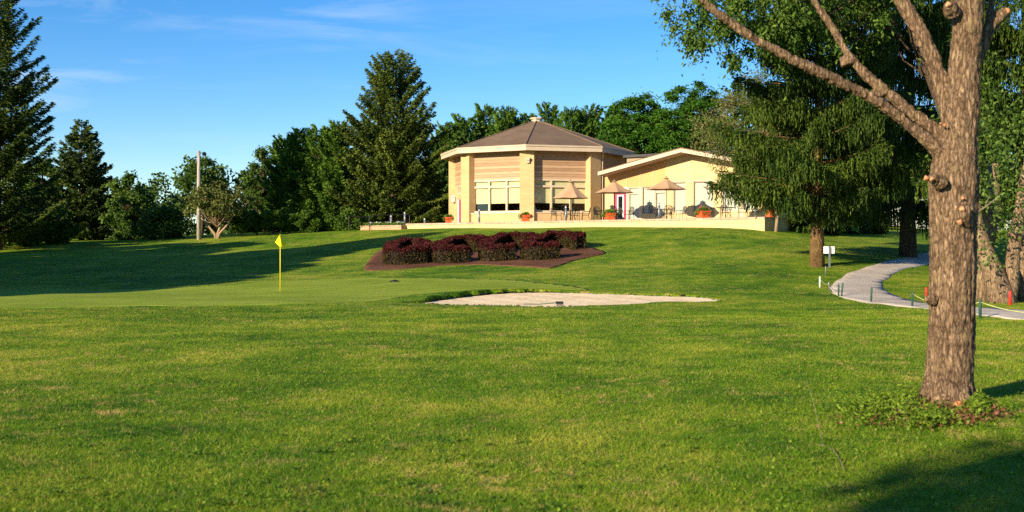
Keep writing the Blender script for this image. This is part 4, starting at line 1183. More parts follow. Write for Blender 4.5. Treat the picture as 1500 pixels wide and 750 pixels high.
# brick pillars at the corners
for k in range(8):
    t = AA + math.radians(45 * k); n = octdir(t); u = Vector((math.cos(t), math.sin(t), 0)); O = OC + n * RW
    mb = MB(); mb.box(-.515, .515, -.55, .05, ZT - .3, ZE0 + .06, lambda p: O + u * p[0] + n * p[1] + Vector((0, 0, p[2])))
    pil = cb(mb, 'brick_pillar', M['brick'])
    if k == 0:
        mb = MB(); f = lambda p: O + u * p[0] + n * p[1] + Vector((0, 0, p[2]))
        mb.box(-.05, .22, .05, .30, 7.95, 8.12, f); mb.box(-.03, .20, .05, .22, 7.75, 7.95, f); cb(mb, 'floodlight', M['fascia'])
def frame_fn(O, u, n):
    return lambda p: O + u * p[0] + n * p[1] + Vector((0, 0, p[2]))
def window(fn, u0, u1, z0, z1, bars_u, bars_z, blind_z, bt=.055, dep=.10, fm='frame', bl='blind', par=None, nb=0.0):
    """frame with mullions; glass pane and roller blind behind it"""
    mb = MB()
    mb.box(u0, u1, nb - dep, nb, z1 - bt, z1, fn); mb.box(u0, u1, nb - dep, nb, z0, z0 + bt, fn)
    us = [u0 + bt / 2] + list(bars_u) + [u1 - bt / 2]
    for x in us: mb.box(x - bt / 2, x + bt / 2, nb - dep + .003, nb - .003, z0 + bt, z1 - bt, fn)
    for z in bars_z:
        for a, b_ in zip(us[:-1], us[1:]):
            mb.box(a + bt / 2, b_ - bt / 2, nb - dep + .006, nb - .006, z - .07, z + .07, fn)
    w = cb(mb, 'window', M[fm], par or club)
    mb = MB(); mb.box(u0 + .02, u1 - .02, nb - dep - .012, nb - dep - .002, z0 + .02, z1 - .02, fn); cb(mb, 'pane', M['glass'], w)
    if blind_z is not None:
        mb = MB()
        for a, b_ in zip(us[:-1], us[1:]):
            mb.box(a + .03, b_ - .03, nb - dep - .06, nb - dep - .045, blind_z, z1 - .02, fn)
        cb(mb, 'blind', M[bl], w)
    return w
apo = RW * math.cos(math.radians(22.5))
for k in range(8):
    t = AA + math.radians(22.5 + 45 * k); n = octdir(t); u = Vector((math.cos(t), math.sin(t), 0)); O = OC + n * (apo - .22)
    fn = frame_fn(O, u, n); hw = 2.16
    if k in (7, 0):     # glazed bays facing the lawn
        mb = MB(); mb.box(-hw, hw, -.25, 0, 6.67, ZE0 + .06, fn); cb(mb, 'siding', M['siding'])
        mb = MB(); mb.box(-hw, hw, -.25, .28, ZT - .3, 4.18, fn); cb(mb, 'brick_base', M['brick'])
        mb = MB(); mb.box(-hw, hw, -.2, .32, 4.184, 4.25, fn); cb(mb, 'sill', M['frame'])
        window(fn, -hw + .0, hw, 4.254, 6.666, [-hw / 3 + .03, hw / 3 + .05], [6.13], 4.92, bt=.13, dep=.12)
    elif k == 6:        # entrance bay seen edge-on
        mb = MB(); mb.box(-hw, hw, -.25, 0, 6.45, ZE0 + .06, fn); cb(mb, 'siding', M['siding'])
        mb = MB(); mb.box(-hw, -1.25, -.25, .0, ZT - .3, 6.446, fn); mb.box(1.25, hw, -.25, .0, ZT - .3, 6.446, fn)
        mb.box(-1.25, 1.25, -.25, 0, 5.45, 5.8, fn); cb(mb, 'brick_base', M['brick'])
        window(fn, -1.25, 1.25, 5.804, 6.446, [-.62, 0, .62], [], None, bt=.1)
        mb = MB(); mb.box(-1.1, 1.1, -.2, -.12, ZT, 5.4, fn); d = cb(mb, 'door', M['magenta'])
        mb = MB(); mb.box(-1.25, -1.1, -.22, -.05, ZT, 5.446, fn); mb.box(1.1, 1.25, -.22, -.05, ZT, 5.446, fn); mb.box(-1.1, 1.1, -.22, -.05, 5.404, 5.446, fn); cb(mb, 'frame', M['white'], d)
        for sx in (-1.75, 1.75):
            mb = MB(); mb.box(sx - .05, sx + .05, 0, .06, 5.2, 5.7, fn); mb.box(sx - .12, sx + .12, .08, .32, 5.25, 5.6, fn); mb.box(sx - .16, sx + .16, .05, .36, 5.6, 5.66, fn); mb.box(sx - .06, sx + .06, .14, .26, 5.66, 5.8, fn)
            cb(mb, 'wall_lantern', M['lens'])
    else:
        mb = MB(); mb.box(-hw, hw, -.25, 0, ZT - .3, ZE0 + .06, fn); cb(mb, 'wall', M['brick'])
# wing
W0 = Vector((7.2, 79.0, 0)); wu = Vector((.839, -.545, 0)).normalized(); wn = Vector((-.545, -.839, 0)).normalized()
fw = frame_fn(W0, wu, wn)
def S(px):
    r = (px - 750) / F; return (r * W0.y - W0.x) / (wu.x - r * wu.y)
SA = 5.5; zap = 8.25; pitch = .212; TH = .27; SL, SR = -.63, 11.6
def zr(s): return zap - abs(s - SA) * pitch           # top of roof at s
mb = MB()
poly = [(SL, zr(SL)), (SA, zap), (SR, zr(SR)), (SR, zr(SR) - TH), (SA, zap - TH), (SL, zr(SL) - TH)]
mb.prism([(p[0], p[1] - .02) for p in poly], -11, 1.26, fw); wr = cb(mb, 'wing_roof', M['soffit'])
mb = MB(); mb.prism(poly, 1.264, 1.33, fw); cb(mb, 'fascia', M['fascia'], wr)
mb = MB(); mb.prism([(SL - .05, zr(SL)), (SA, zap + .05), (SR + .05, zr(SR)), (SR, zr(SR) - .015), (SA, zap - .01), (SL, zr(SL) - .015)], -11.05, 1.36, fw); cb(mb, 'shingles', M['shingle'], wr)
mb = MB(); mb.box(SL - .06, SL - .005, -11, 1.33, zr(SL) - TH, zr(SL) - .02, fw); cb(mb, 'eave_board', M['fascia'], wr)
def under(s): return zr(s) - TH - .02
s975 = S(975); sR = SR - .5; sL = S(886)
HL, HR = 5.88, 6.12
mb = MB(); mb.prism([(sL, HL), (s975, HL), (s975, under(s975)), (sL, under(sL))], -.2, 0, fw); cb(mb, 'tan_panel', M['panel'])
for px in (918.5, 938, 957):
    mb = MB(); mb.box(S(px) - .02, S(px) + .02, .003, .03, HL, under(S(px)) - .0, fw); cb(mb, 'batten', M['frame'])
mb = MB(); mb.prism([(s975 + .002, HR), (sR, HR), (sR, under(sR)), (SA, under(SA)), (s975 + .002, under(s975))], -.2, .015, fw); cb(mb, 'gable_wall', M['brick2'])
mb = MB(); mb.box(s975 + .01, sR, .017, .035, HR, HR + .06, fw); mb.box(S(1008.5) - .03, S(1008.5) + .03, .017, .03, HR + .062, under(S(1008.5)) - .05, fw); cb(mb, 'trim', M['frame'])
# piers and posts (px0, px1, material, top)
for a, b_, mt, top in [(886, 899, 'brick2', HL), (975, 986, 'brick2', HR), (1004.5, 1015, 'brick2', HR), (1045, 1057, 'brick2', HR), (1082, 1088, 'frame', HR), (1110, 1124, 'brick2', HR)]:
    mb = MB(); mb.box(S(a), S(b_), -.2, .012, ZT - .1, top - .002, fw); cb(mb, 'pier', M[mt])
for a, b_ in [(917.5, 920.5), (936.5, 940), (957, 959.5)]:
    mb = MB(); mb.box(S(a), S(b_), -.15, .012, ZT - .1, HL - .002, fw); cb(mb, 'post', M['frame'])
ZS = 4.02
for a, b_, z0, top in [(940, 957, ZS, HL), (959.5, 975, ZS - .2, HL), (986, 1004.5, ZS, HR), (1015, 1045, ZS + .05, HR), (1057, 1082, ZS + .05, HR), (1088, 1110, ZS + .05, HR)]:
    mb = MB(); mb.box(S(a), S(b_), -.2, -.01, ZT - .1, z0 - .06, fw); mb.box(S(a), S(b_), -.2, .03, z0 - .056, z0 - .003, fw); cb(mb, 'sill_wall', M['brick2'])
    bars = [HL - .38] if (a == 959.5) else []
    window(fw, S(a), S(b_), z0, top - .004, [], bars, z0 + .05, bt=.05, dep=.09, bl='blindw', nb=-.04)
window(fw, S(920.5), S(936.5), ZT + .05, HL - .004, [], [HL - .42], ZT + .1, bt=.06, dep=.07, bl='blindw', nb=-.02)
# wing door
a, b_ = S(900), S(917.2)
mb = MB(); z1 = 5.58; w_ = .19
mb.box(a, a + w_, -.12, -.04, ZT, z1, fw); mb.box(b_ - w_, b_, -.12, -.04, ZT, z1, fw); mb.box(a + w_, b_ - w_, -.12, -.04, z1 - .22, z1, fw); mb.box(a + w_, b_ - w_, -.12, -.04, ZT, ZT + .25, fw)
d = cb(mb, 'door', M['magenta'])
mb = MB(); mb.box(a + w_, a + w_ + .09, -.1, -.02, ZT + .25, z1 - .22, fw); mb.box(b_ - w_ - .09, b_ - w_, -.1, -.02, ZT + .25, z1 - .22, fw); mb.box(a + w_ + .09, b_ - w_ - .09, -.1, -.02, z1 - .31, z1 - .22, fw)
cb(mb, 'frame', M['white'], d)
mb = MB(); mb.box(a + w_ + .09, b_ - w_ - .09, -.09, -.07, ZT + .25, z1 - .31, fw); cb(mb, 'pane', M['darkglass'], d)
mb = MB(); mb.box(a, b_, -.15, -.0, z1 + .004, HL - .004, fw); cb(mb, 'door_header', M['white'])
# wing sides and back, link block
mb = MB(); mb.box(sL, sL + .2, -10.5, -.205, ZT - .2, under(sL) , fw); mb.box(sR - .2, sR, -10.5, -.205, ZT - .2, under(sR), fw); mb.box(sL + .2, sR - .2, -10.5, -10.3, ZT - .2, under(sL), fw); cb(mb, 'side_wall', M['brick'])
mb = MB(); mb.box(-1.2, 6, -9.5, -4.0, ZT, 8.25, fw); cb(mb, 'link_block', M['soffit'])
mb = MB(); mb.box(-1.4, 6.1, -9.6, -3.8, 8.26, 8.45, fw); cb(mb, 'flat_roof', M['asphalt'])
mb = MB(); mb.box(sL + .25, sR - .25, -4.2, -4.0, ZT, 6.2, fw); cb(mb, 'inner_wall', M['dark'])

# ------------------------------------------------------------------ terrace
TA = Vector((-8.1, 83.4, 0)); TB = Vector((14.56, 65.6, 0)); tu = (TB - TA).normalized(); tn = Vector((tu.y, -tu.x, 0)); tn = tn if tn.y < 0 else -tn
TL = (TB - TA).length
ter = empty('terrace', (TA.x, TA.y, ZT), 'raised paved terrace with low tan brick retaining wall in front of the clubhouse', 'terrace')
ft_ = frame_fn(TA, tu, tn)
def tb(mb, name, mat, par=ter, **kw): return mb.build(name, mat, par, off=Vector((TA.x, TA.y, ZT)), **kw)
mb = MB(); mb.box(0, TL, -.3, 0, 1.8, ZT - .1, ft_); mb.box(TL - .3, TL, -5.5, -.302, 1.8, ZT - .1, ft_); mb.box(0, .3, -12, -.302, 1.8, ZT - .1, ft_); tb(mb, 'retaining_wall', M['brick2'])
mb = MB(); mb.box(-.04, TL + .04, -.34, .05, ZT - .096, ZT + .02, ft_); mb.box(TL - .3, TL + .04, -5.5, -.344, ZT - .096, ZT + .02, ft_); tb(mb, 'coping', M['coping'])
mb = MB(); mb.box(.05, TL - .304, -13, -.342, 1.8, ZT - .01, ft_); tb(mb, 'paving', M['paving'])
def T(px, back):
    """point of the terrace on the sight line px, back metres behind its front edge"""
    r = (px - 750) / F; O = TA - tn * back
    s = (r * O.y - O.x) / (tu.x - r * tu.y)
    p = O + tu * s; return Vector((p.x, p.y, ZT - .008))

# ---- umbrellas with tables
def umbrella(p, hgt, rad, drop, label, rz, lean=0):
    root = empty('patio_umbrella', p, label, 'umbrella', 'patio umbrellas on the terrace', rz)
    mb = MB(); mb.cyl(0, 0, 0.06, hgt - .05, .022); mb.build('pole', M['iron'], root, True)
    mb = MB(); mb.cyl(0, 0, 0, .07, .25, .2, 20); mb.cyl(0, 0, .07, .3, .04); mb.build('base', M['iron'], root)
    N = 8; sub = 6; mb = MB(); vs = [(0, 0, hgt)]; rings = 6
    for j in range(1, rings + 1):
        f = j / rings
        for k in range(N * sub):
            t = 2 * math.pi * k / (N * sub); m = (k % sub) / sub; sag = 1 - .11 * math.sin(math.pi * m) * f
            z = hgt - drop * (f ** .92) - .05 * math.sin(math.pi * f) - (.02 * math.sin(math.pi * m) * f)
            vs.append((math.cos(t) * rad * f * sag, math.sin(t) * rad * f * sag, z))
    K = N * sub
    fs = [(0, 1 + k, 1 + (k + 1) % K) for k in range(K)]
    for j in range(rings - 1):
        for k in range(K):
            a = 1 + j * K + k; b_ = 1 + j * K + (k + 1) % K; fs.append((a, a + K, b_ + K, b_))
    mb.add(vs, fs); c = mb.build('canopy', M['canvas'], root)
    sd = c.modifiers.new('thick', 'SOLIDIFY'); sd.thickness = .006
    mb = MB(); vs = [(0, 0, hgt + .06)]
    for j in (1, 2):
        for k in range(16): 
            t = 2 * math.pi * k / 16; vs.append((math.cos(t) * .11 * j, math.sin(t) * .11 * j, hgt + .05 - .05 * j))
    fs = [(0, 1 + k, 1 + (k + 1) % 16) for k in range(16)] + [(1 + k, 17 + k, 17 + (k + 1) % 16, 1 + (k + 1) % 16) for k in range(16)]
    mb.add(vs, fs); mb.build('vent_cap', M['canvas'], c)
    mb = MB(); mb.cyl(0, 0, hgt + .04, hgt + .14, .03, .015); mb.build('finial', M['iron'], root)
    for k in range(N):
        t = 2 * math.pi * k / N; mb = MB()
        mb.tube([(0, 0, hgt - .08), (math.cos(t) * rad * .5, math.sin(t) * rad * .5, hgt - drop * .52 - .08), (math.cos(t) * rad * .97, math.sin(t) * rad * .97, hgt - drop - .01)], .01, 5); mb.build('rib', M['iron'], root)
    return root
UM = [(836, 1.6, 2.68, 1.26, 1.12, 'steep half-folded tan umbrella in front of the octagonal hall', .3),
      (900, 2.6, 2.66, 1.32, .78, 'tan umbrella in front of the magenta wing door', .1),
      (976, 2.7, 2.72, 1.32, .74, 'tan umbrella between the wing door and the wide gable window', .0),
      (1063, 2.3, 2.60, 1.32, .74, 'tan umbrella partly hidden by the weeping spruce', .2)]
UPOS = [T(u[0], u[1]) for u in UM]
for u, p in zip(UM, UPOS): umbrella(p, u[2], u[3], u[4], u[5], u[6])
def make_table():
    root = empty('patio_table', (0, 0, 0))
    mb = MB()
    K = 28; vs = []
    for z in (.70, .725):
        for r in (.05, .60):
            for k in range(K): vs.append((math.cos(6.2832 * k / K) * r, math.sin(6.2832 * k / K) * r, z))
    fs = []
    for k in range(K):
        q = (k + 1) % K
        fs += [(k, q, K + q, K + k), (2 * K + k, 3 * K + k, 3 * K + q, 2 * K + q), (K + k, K + q, 3 * K + q, 3 * K + k), (k, 2 * K + k, 2 * K + q, q)]
    mb.add(vs, fs); mb.build('table_top', M['iron'], root)
    for k in range(4):
        t = math.pi / 4 + k * math.pi / 2; c, s = math.cos(t), math.sin(t); mb = MB()
        mb.tube([(c * .45, s * .45, .70), (c * .32, s * .32, .35), (c * .50, s * .50, 0)], .015, 6); mb.build('leg', M['iron'], root)
    return root
def make_chair():
    root = empty('patio_chair', (0, 0, 0))
    mb = MB(); mb.box(-.24, .24, -.23, .23, .41, .435); mb.build('seat', M['iron'], root, bevel=.01)
    mb = MB(); mb.tube([(-.23, .22, .43), (-.24, .27, .7), (-.17, .31, .88), (0, .32, .93), (.17, .31, .88), (.24, .27, .7), (.23, .22, .43)], .018, 6)
    for x in (-.15, -.09, -.03, .03, .09, .15): mb.tube([(x, .22, .43), (x, .28, .7), (x, .31, .9)], .010, 4)
    for z in (.55, .68, .8): mb.tube([(-.23, .24 + (z - .43) * .17, z), (.23, .24 + (z - .43) * .17, z)], .006, 4)
    mb.build('backrest', M['iron'], root)
    for sx in (-1, 1):
        mb = MB(); mb.tube([(sx * .24, .26, .66), (sx * .27, .0, .66), (sx * .27, -.2, .64), (sx * .25, -.22, .43)], .017, 6); mb.build('armrest', M['iron'], root)
        mb = MB(); mb.tube([(sx * .23, -.21, .42), (sx * .25, -.25, 0)], .017, 6); mb.build('leg', M['iron'], root)
        mb = MB(); mb.tube([(sx * .23, .21, .42), (sx * .25, .28, 0)], .017, 6); mb.build('leg', M['iron'], root)
    return root
def copy_tree(o):
    c = o.copy(); COL.objects.link(c)
    for ch in o.children:
        d = ch.copy(); COL.objects.link(d); d.parent = c
    return c
tproto = make_table(); cproto = make_chair(); tn_used = cn_used = False
names = ['the steep umbrella by the octagonal hall', 'the umbrella at the wing door', 'the umbrella left of the wide gable window', 'the umbrella behind the spruce curtain']
pos = [('left of', 195), ('right of', -15), ('in front of', 255), ('behind', 80)]
ti = 0
for j, p in enumerate(UPOS):
    t = tproto if j == 0 else copy_tree(tproto)
    t.location = p; tag(t, 'round black iron table under ' + names[j], 'table', 'patio tables')
    for q, (w, deg) in enumerate(pos):
        if j == 3 and q == 2: continue
        c = cproto if ti == 0 else copy_tree(cproto); ti += 1
        dg_ = math.radians(deg + RNG.normal() * 12); rr = .95 + .12 * RNG.random()
        c.location = p + Vector((math.cos(dg_) * rr, math.sin(dg_) * rr, 0)); c.rotation_euler = (0, 0, dg_ - math.pi / 2 + RNG.normal() * .2)
        tag(c, 'black iron chair %s the table under %s' % (w, names[j].replace('the umbrella', 'umbrella').replace('the steep', 'steep')), 'chair', 'patio chairs')
c = copy_tree(cproto); c.location = T(877, 1.2); c.rotation_euler = (0, 0, 2.6); tag(c, 'black iron chair standing alone before the right brick pillar of the hall', 'chair', 'patio chairs')

# ---- planters
def planter(p, w, h, label, seed, spread=1.0, flowers=True):
    rng = np.random.default_rng(seed)
    root = empty('potted_plant', p, label, 'planter', 'orange planters along the terrace', .1 * seed)
    mb = MB(); a, b_ = w * .42, w * .5
    lo = [(-a, -a, 0), (a, -a, 0), (a, a, 0), (-a, a, 0)]; hi = [(-b_, -b_, h), (b_, -b_, h), (b_, b_, h), (-b_, b_, h)]
    rm = [(x * 1.08, y * 1.08, z) for x, y, z in hi]; rt = [(x * 1.08, y * 1.08, h + .05) for x, y, z in hi]; it = [(x * .9, y * .9, h + .05) for x, y, z in hi]; ib = [(x * .9, y * .9, h - .04) for x, y, z in hi]
    vs = lo + hi + rm + rt + it + ib; fs = [(0, 1, 2, 3)]
    for L_ in range(5):
        for k in range(4): fs.append((L_ * 4 + k, L_ * 4 + (k + 1) % 4, L_ * 4 + 4 + (k + 1) % 4, L_ * 4 + 4 + k))
    fs.append((20, 21, 22, 23)); mb.add(vs, fs); mb.build('pot', M['terra'], root)
    n = 900; d = norm(rng.normal(size=(n, 3))); r = rng.random(n) ** .5
    p_ = d * r[:, None] * [w * .85 * spread, w * .6, w * .45]; p_[:, 2] = np.abs(p_[:, 2]) * 1.2 + h - .02 - (np.hypot(p_[:, 0], p_[:, 1]) > w * .5) * rng.random(n) * h * .5
    quadmesh('plant', cards(p_, d + [0, 0, .5], .11, .045, rng), 4, LM['shrub2'], root, rng.random(n))
    if flowers:
        n = 60; d = norm(rng.normal(size=(n, 3))); p_ = d * [w * .7, w * .55, w * .5]; p_[:, 2] = np.abs(p_[:, 2]) * 1.2 + h + .02
        quadmesh('flowers', cards(p_, rng.normal(size=(n, 3)), .06, .05, rng), 4, LM['flower'], root, rng.random(n))
LM['shrub2'] = leaf_mat('planter_leaves', (.04, .09, .01), (.10, .18, .02), (.20, .30, .05), .25, 3)
planter(T(657, .6), .50, .40, 'orange pot with green plant beside the hall entrance door', 1, flowers=False)
planter(T(770, .6), .52, .42, 'orange pot with trailing plant before the central brick pillar', 2, 1.2, False)
planter(T(893, .5), .60, .42, 'wide orange pot with bushy plant below the wing door', 3, 1.2, False)
planter(T(1030, .5), .66, .40, 'orange pot with red flowers below the wide gable window', 4, 1.1)
planter(T(1128, 1.2), .40, .35, 'small red pot at the right end of the terrace behind the spruce', 5)

# ---- bollard lights
def bollard(p, h, label):
    root = empty('bollard_light', p, label, 'bollard light', 'bollard lights by the terrace')
    mb = MB(); mb.cyl(0, 0, 0, h - .14, .07, seg=16); mb.build('post', M['greypost'], root, True)
    mb = MB(); mb.cyl(0, 0, h - .14, h - .05, .058, seg=16); mb.build('lens', M['lens'], root, True)
    mb = MB(); mb.cyl(0, 0, h - .05, h, .075, .05, seg=16); mb.build('cap', M['greypost'], root, True)
for px, bk, h, lb in [(702, .3, .95, 'grey bollard light before the left hall windows'), (829, .25, 1.0, 'grey bollard light beside the steep umbrella'), (965.5, .3, 1.0, 'grey bollard light left of the table below the middle of the wing'),
                      (1107, .25, .95, 'grey bollard light near the right end of the terrace'), (593, .3, .9, 'grey bollard light at the left end of the terrace'), (622, 2.5, .5, 'short grey bollard light between the hemlock and the hall')]:
    bollard(T(px, bk), h, lb)
p = ground(571, 335); p.y += 1; p.z = gz(p.x, p.y); bollard(p, 1.0, 'grey bollard light behind the brick flower planter')

# ---- brick flower planter and handrail at the left end
pa = ground(527, 337.5); pb = TA + Vector((.1, .2, 0)); pb = Vector(((587 - 750) / F * 82.6, 82.6, 0))
du = (pb - Vector((pa.x, pa.y, 0))); L_ = du.length; du.normalize(); dn = Vector((du.y, -du.x, 0)); dn = dn if dn.y < 0 else -dn
b0 = Vector((pa.x, pa.y, gz(pa.x, pa.y)))
root = empty('flower_planter', b0, 'low curved red brick planter with white flowers left of the terrace', 'planter')
fn = frame_fn(Vector((pa.x, pa.y, 0)), du, dn); zt_ = b0.z + .28
mb = MB(); mb.box(0, L_, -.8, -.05, b0.z - .3, zt_, fn); mb.build('brick_wall', M['redbrick'], root, off=b0)
mb = MB(); mb.box(-.03, L_ + .03, -.83, 0, zt_ + .003, zt_ + .06, fn); mb.build('coping', M['coping'], root, off=b0)
n = 1500; q = np.array([tuple(fn((a_, c_, 0))) for a_, c_ in zip(rng.uniform(.1, L_ - .1, n), rng.uniform(-.7, -.1, n))]); q[:, 2] = zt_ + .06 + rng.random(n) * .22
quadmesh('plant', cards(q - np.array(b0), rng.normal(size=(n, 3)) + [0, 0, .6], .12, .05, rng), 4, LM['shrub2'], root, rng.random(n))
n = 110; cx = rng.choice([.6, 1.1, 1.9, 2.6, 2.8], n) * L_ / 3 + rng.normal(size=n) * .1
q = np.array([tuple(fn((a_, c_, 0))) for a_, c_ in zip(cx, rng.uniform(-.6, -.1, n))]); q[:, 2] = zt_ + .24 + rng.random(n) * .1
quadmesh('flowers', cards(q - np.array(b0), rng.normal(size=(n, 3)), .09, .08, rng), 4, LM['wflower'], root, rng.random(n))
p0 = ground(511, 339)
root = empty('handrail', p0, 'black metal handrail in front of the dark shrubs left of the terrace', 'handrail')
Yh = p0.y
mb = MB()
mb.tube([P(511, 316, Yh), P(530, 318, Yh), P(560, 315, Yh), P(600, 314, Yh)], .03, 6); mb.tube([P(511, 326, Yh), P(560, 325, Yh), P(600, 322, Yh)], .02, 6); mb.build('rail', M['iron'], root, off=p0)
for px in (511, 541, 571, 600):
    mb = MB(); a = P(px, 316, Yh); mb.tube([a, (a.x, a.y, gz(a.x, a.y) - .1)], .035, 6); mb.build('post', M['iron'], root, off=p0)

# ------------------------------------------------------------------ small things
# flag
p0 = ground(410.5, 427)
root = empty('golf_flag', p0, 'yellow flagstick with folded yellow flag standing in the putting green', 'golf flag')
k = p0.y / F; H = 84 * k
mb = MB(); mb.cyl(0, 0, -.05, H, .019, .013, 10); mb.build('flagstick', M['yellow'], root, True)
mb = MB(); vs = []; nu, nv = 14, 10
for i in range(nu):
    for j in range(nv):
        u_, v_ = i / (nu - 1), j / (nv - 1)
        # cloth hanging in folds from the top of the stick
        x = .015 + .33 * u_ * (.35 + .65 * v_) - .10 * v_ * (1 - u_) ; y = .07 * math.sin(u_ * 7 + v_ * 1.2) * (.3 + u_)
        x2 = -.26 * v_ ** .8 * (1 - u_) + .30 * u_ * v_ ** 1.2; z = H - .02 - (.13 + .30) * v_ - .12 * math.sin(u_ * math.pi) * v_ + (.08 * (1 - u_)) * v_ - .10 * u_ * v_
        vs.append((x2 * .72, y, H - .02 - (H - .02 - z) * .80))
fs = [(i * nv + j, i * nv + j + 1, (i + 1) * nv + j + 1, (i + 1) * nv + j) for i in range(nu - 1) for j in range(nv - 1)]
mb.add(vs, fs); fl = mb.build('flag', M['yellowcloth'], root, True)
sd = fl.modifiers.new('thick', 'SOLIDIFY'); sd.thickness = .004
# small dark disc on the far side of the green
p1 = ground(578, 413)
mb = MB(); mb.cyl(0, 0, 0, .06, .22, .18, 14); mb.cyl(0, 0, .06, .09, .1, .05, 10); o = mb.build('dark_disc', M['iron'], None, True, off=(0, 0, 0)); o.location = p1; tag(o, 'small dark disc lying on the far edge of the putting green', 'marker')
p1 = ground(1494, 434); mb = MB(); mb.cyl(0, 0, 0, .05, .14, .10, 12); mb.cyl(0, 0, .05, .08, .05, .04, 8); o = mb.build('sprinkler_head', M['iron'], None, True); o.location = p1; tag(o, 'dark sprinkler head in the grass beside the red stake at right', 'sprinkler')
# bunker rake
x_, y_ = ray(817, 449.6); p1 = Vector((x_, y_ + .05, gz(x_, y_ - .25) + .02))
root = empty('bunker_rake', p1, 'green-handled rake with black head lying on the near bunker edge', 'rake')
mb = MB(); mb.tube([(-.02, 0, .1), (-.5, .1, .05), (-.95, .22, .05)], .012, 6); mb.build('handle', M['greenbright'] if 'greenbright' in M else M['greenpaint'], root)
mb = MB(); mb.box(-.05, .16, -.12, .12, .07, .13)
for i in range(8): mb.box(-.03 + i * .024, -.018 + i * .024, -.02, .02, -.02, .07)
mb.build('head', M['rubber'], root, bevel=.004)

# sign seen from behind
p1 = ground(1215, 392); root = empty('sign', p1, 'blank white sign board on a grey post beside the weeping spruce trunk', 'sign', rz=.05)
k = p1.y / F
mb = MB(); mb.box(-.035, .035, -.035, .035, -.1, 31 * k, None); mb.build('post', M['greypost'], root)
mb = MB(); mb.box(-8.2 * k, 8.2 * k, .037, .06, 20.5 * k, 31 * k); mb.build('board', M['white'], root, bevel=.006)
# rope posts
def stake(px, y0, y1, mat, label, rz=0, r=.028, lean=0, grp=None):
    p = ground(px, y1); k = p.y / F; h = (y1 - y0) * k
    mb = MB(); mb.tube([(0, 0, -.05), (lean * h, 0, h - .03), (lean * h, 0, h)], [r, r, r * .6], 10)
    mb.tube([(lean * h, -r - .012, h - .07), (lean * h, r + .012, h - .07)], .008, 6)
    o = mb.build('stake', M[mat], None, True); o.location = p; tag(o, label, 'stake', grp); return p + Vector((lean * h, 0, h - .07))
g_ = 'rope stakes along the cart path'
s1 = stake(1201, 405, 421, 'white', 'white rope stake nearest the weeping spruce', grp=g_)
s2 = stake(1209.5, 390, 405, 'greypost', 'thin grey stake directly below the white sign', r=.02, grp=g_)
s3 = stake(1215.5, 413, 430, 'greypost', 'grey stake at the left bend of the gravel path', r=.024, lean=-.08, grp=g_)
s4 = stake(1228.5, 415.5, 434, 'greenpaint', 'dark green stake, left one of the close pair', grp=g_)
s5 = stake(1232.5, 414, 434.5, 'greenpaint', 'dark green stake, right one of the close pair', lean=.1, grp=g_)
s6 = stake(1276, 421, 443, 'greenpaint', 'dark green stake alone on the near edge of the path', lean=.04, grp=g_)
s7 = stake(1336.5, 426, 449, 'greenpaint', 'dark green stake left of the near tree trunk', grp=g_)
s8 = stake(1436, 438, 466, 'greenpaint', 'dark green stake against the right side of the near trunk', r=.035, grp=g_)
s9 = stake(1560, 452, 474, 'greenpaint', 'dark green stake just past the right edge of the picture', grp=g_)
stake(1357, 421, 438.5, 'red', 'red hazard stake left of the near trunk', r=.04, grp='red hazard stakes')
stake(1480, 426, 447, 'red', 'red hazard stake in front of the lichen-covered trunk', r=.042, grp='red hazard stakes')
def rope(a, b_, sag, label, r=.008):
    pts = [a.lerp(b_, t / 10) + Vector((0, 0, -sag * 4 * (t / 10) * (1 - t / 10))) for t in range(11)]
    mb = MB(); mb.tube(pts, r, 6); o = mb.build('rope', M['rope'], None, True, off=a); o.location = a; tag(o, label, 'rope')
rope(s1, s3, .08, 'yellow rope between the white stake and the grey bend stake')
rope(s7, s8, .22, 'pale rope from the left stake behind the near trunk', .012)
rope(s8, s9, .12, 'pale rope running from the near trunk to the right edge', .012)

# utility pole
p1 = ground(291.5, 351); k = p1.y / F
root = empty('utility_pole', p1, 'pale weathered utility pole with a small dark lamp at its top', 'pole')
mb = MB(); mb.tube([(0, 0, -.2), (-.01, 0, 60 * k), (.0, 0, 130 * k)], [.16, .14, .115], 12); mb.build('pole', M['pole'], root, True)
mb = MB(); z = 126 * k; mb.tube([(.05, 0, z), (.25, 0, z + .06), (.4, 0, z)], .025, 6); mb.tube([(.4, 0, z + .12), (.4, 0, z - .02), (.4, 0, z - .16)], [.08, .16, .12], 12); mb.build('lamp', M['iron'], root)

# shed and white van under the trees at the right
p1 = Vector(((1425 - 750) / F * 92, 92, 0)); p1.z = gz(p1.x, p1.y)
root = empty('shed', p1, 'pale green boarded shed with dark open bay under the spruces', 'shed')
mb = MB(); mb.box(-4.2, -1.3, -.1, 3, -.3, 2.9); mb.box(1.2, 4.4, -.1, 3, -.3, 2.9); mb.box(-1.3, 1.2, 0, .1, 2.1, 2.9); mb.box(-1.3, 1.2, 2.9, 3, -.3, 2.9); mb.build('wall', M['vinyl'], root)
mb = MB(); mb.prism([(-4.6, 2.9), (4.8, 2.9), (.1, 4.3)], -.5, 3.3); mb.build('roof', M['asphalt'], root)
px0 = 1284; p1 = ground(1300, 336.5); k = p1.y / F
root = empty('van', p1, 'white van parked under the hanging spruce branches', 'van')
def X_(px): return (px - 1300) * k
mb = MB(); body = [(X_(1283), .28), (X_(1283), .78), (X_(1285), .86), (X_(1293), .92), (X_(1297), 1.5), (X_(1300), 1.62), (X_(1345), 1.66), (X_(1346), .28)]
mb.prism(body, -.05, 1.7); mb.build('body', M['carpaint'], root, bevel=.03)
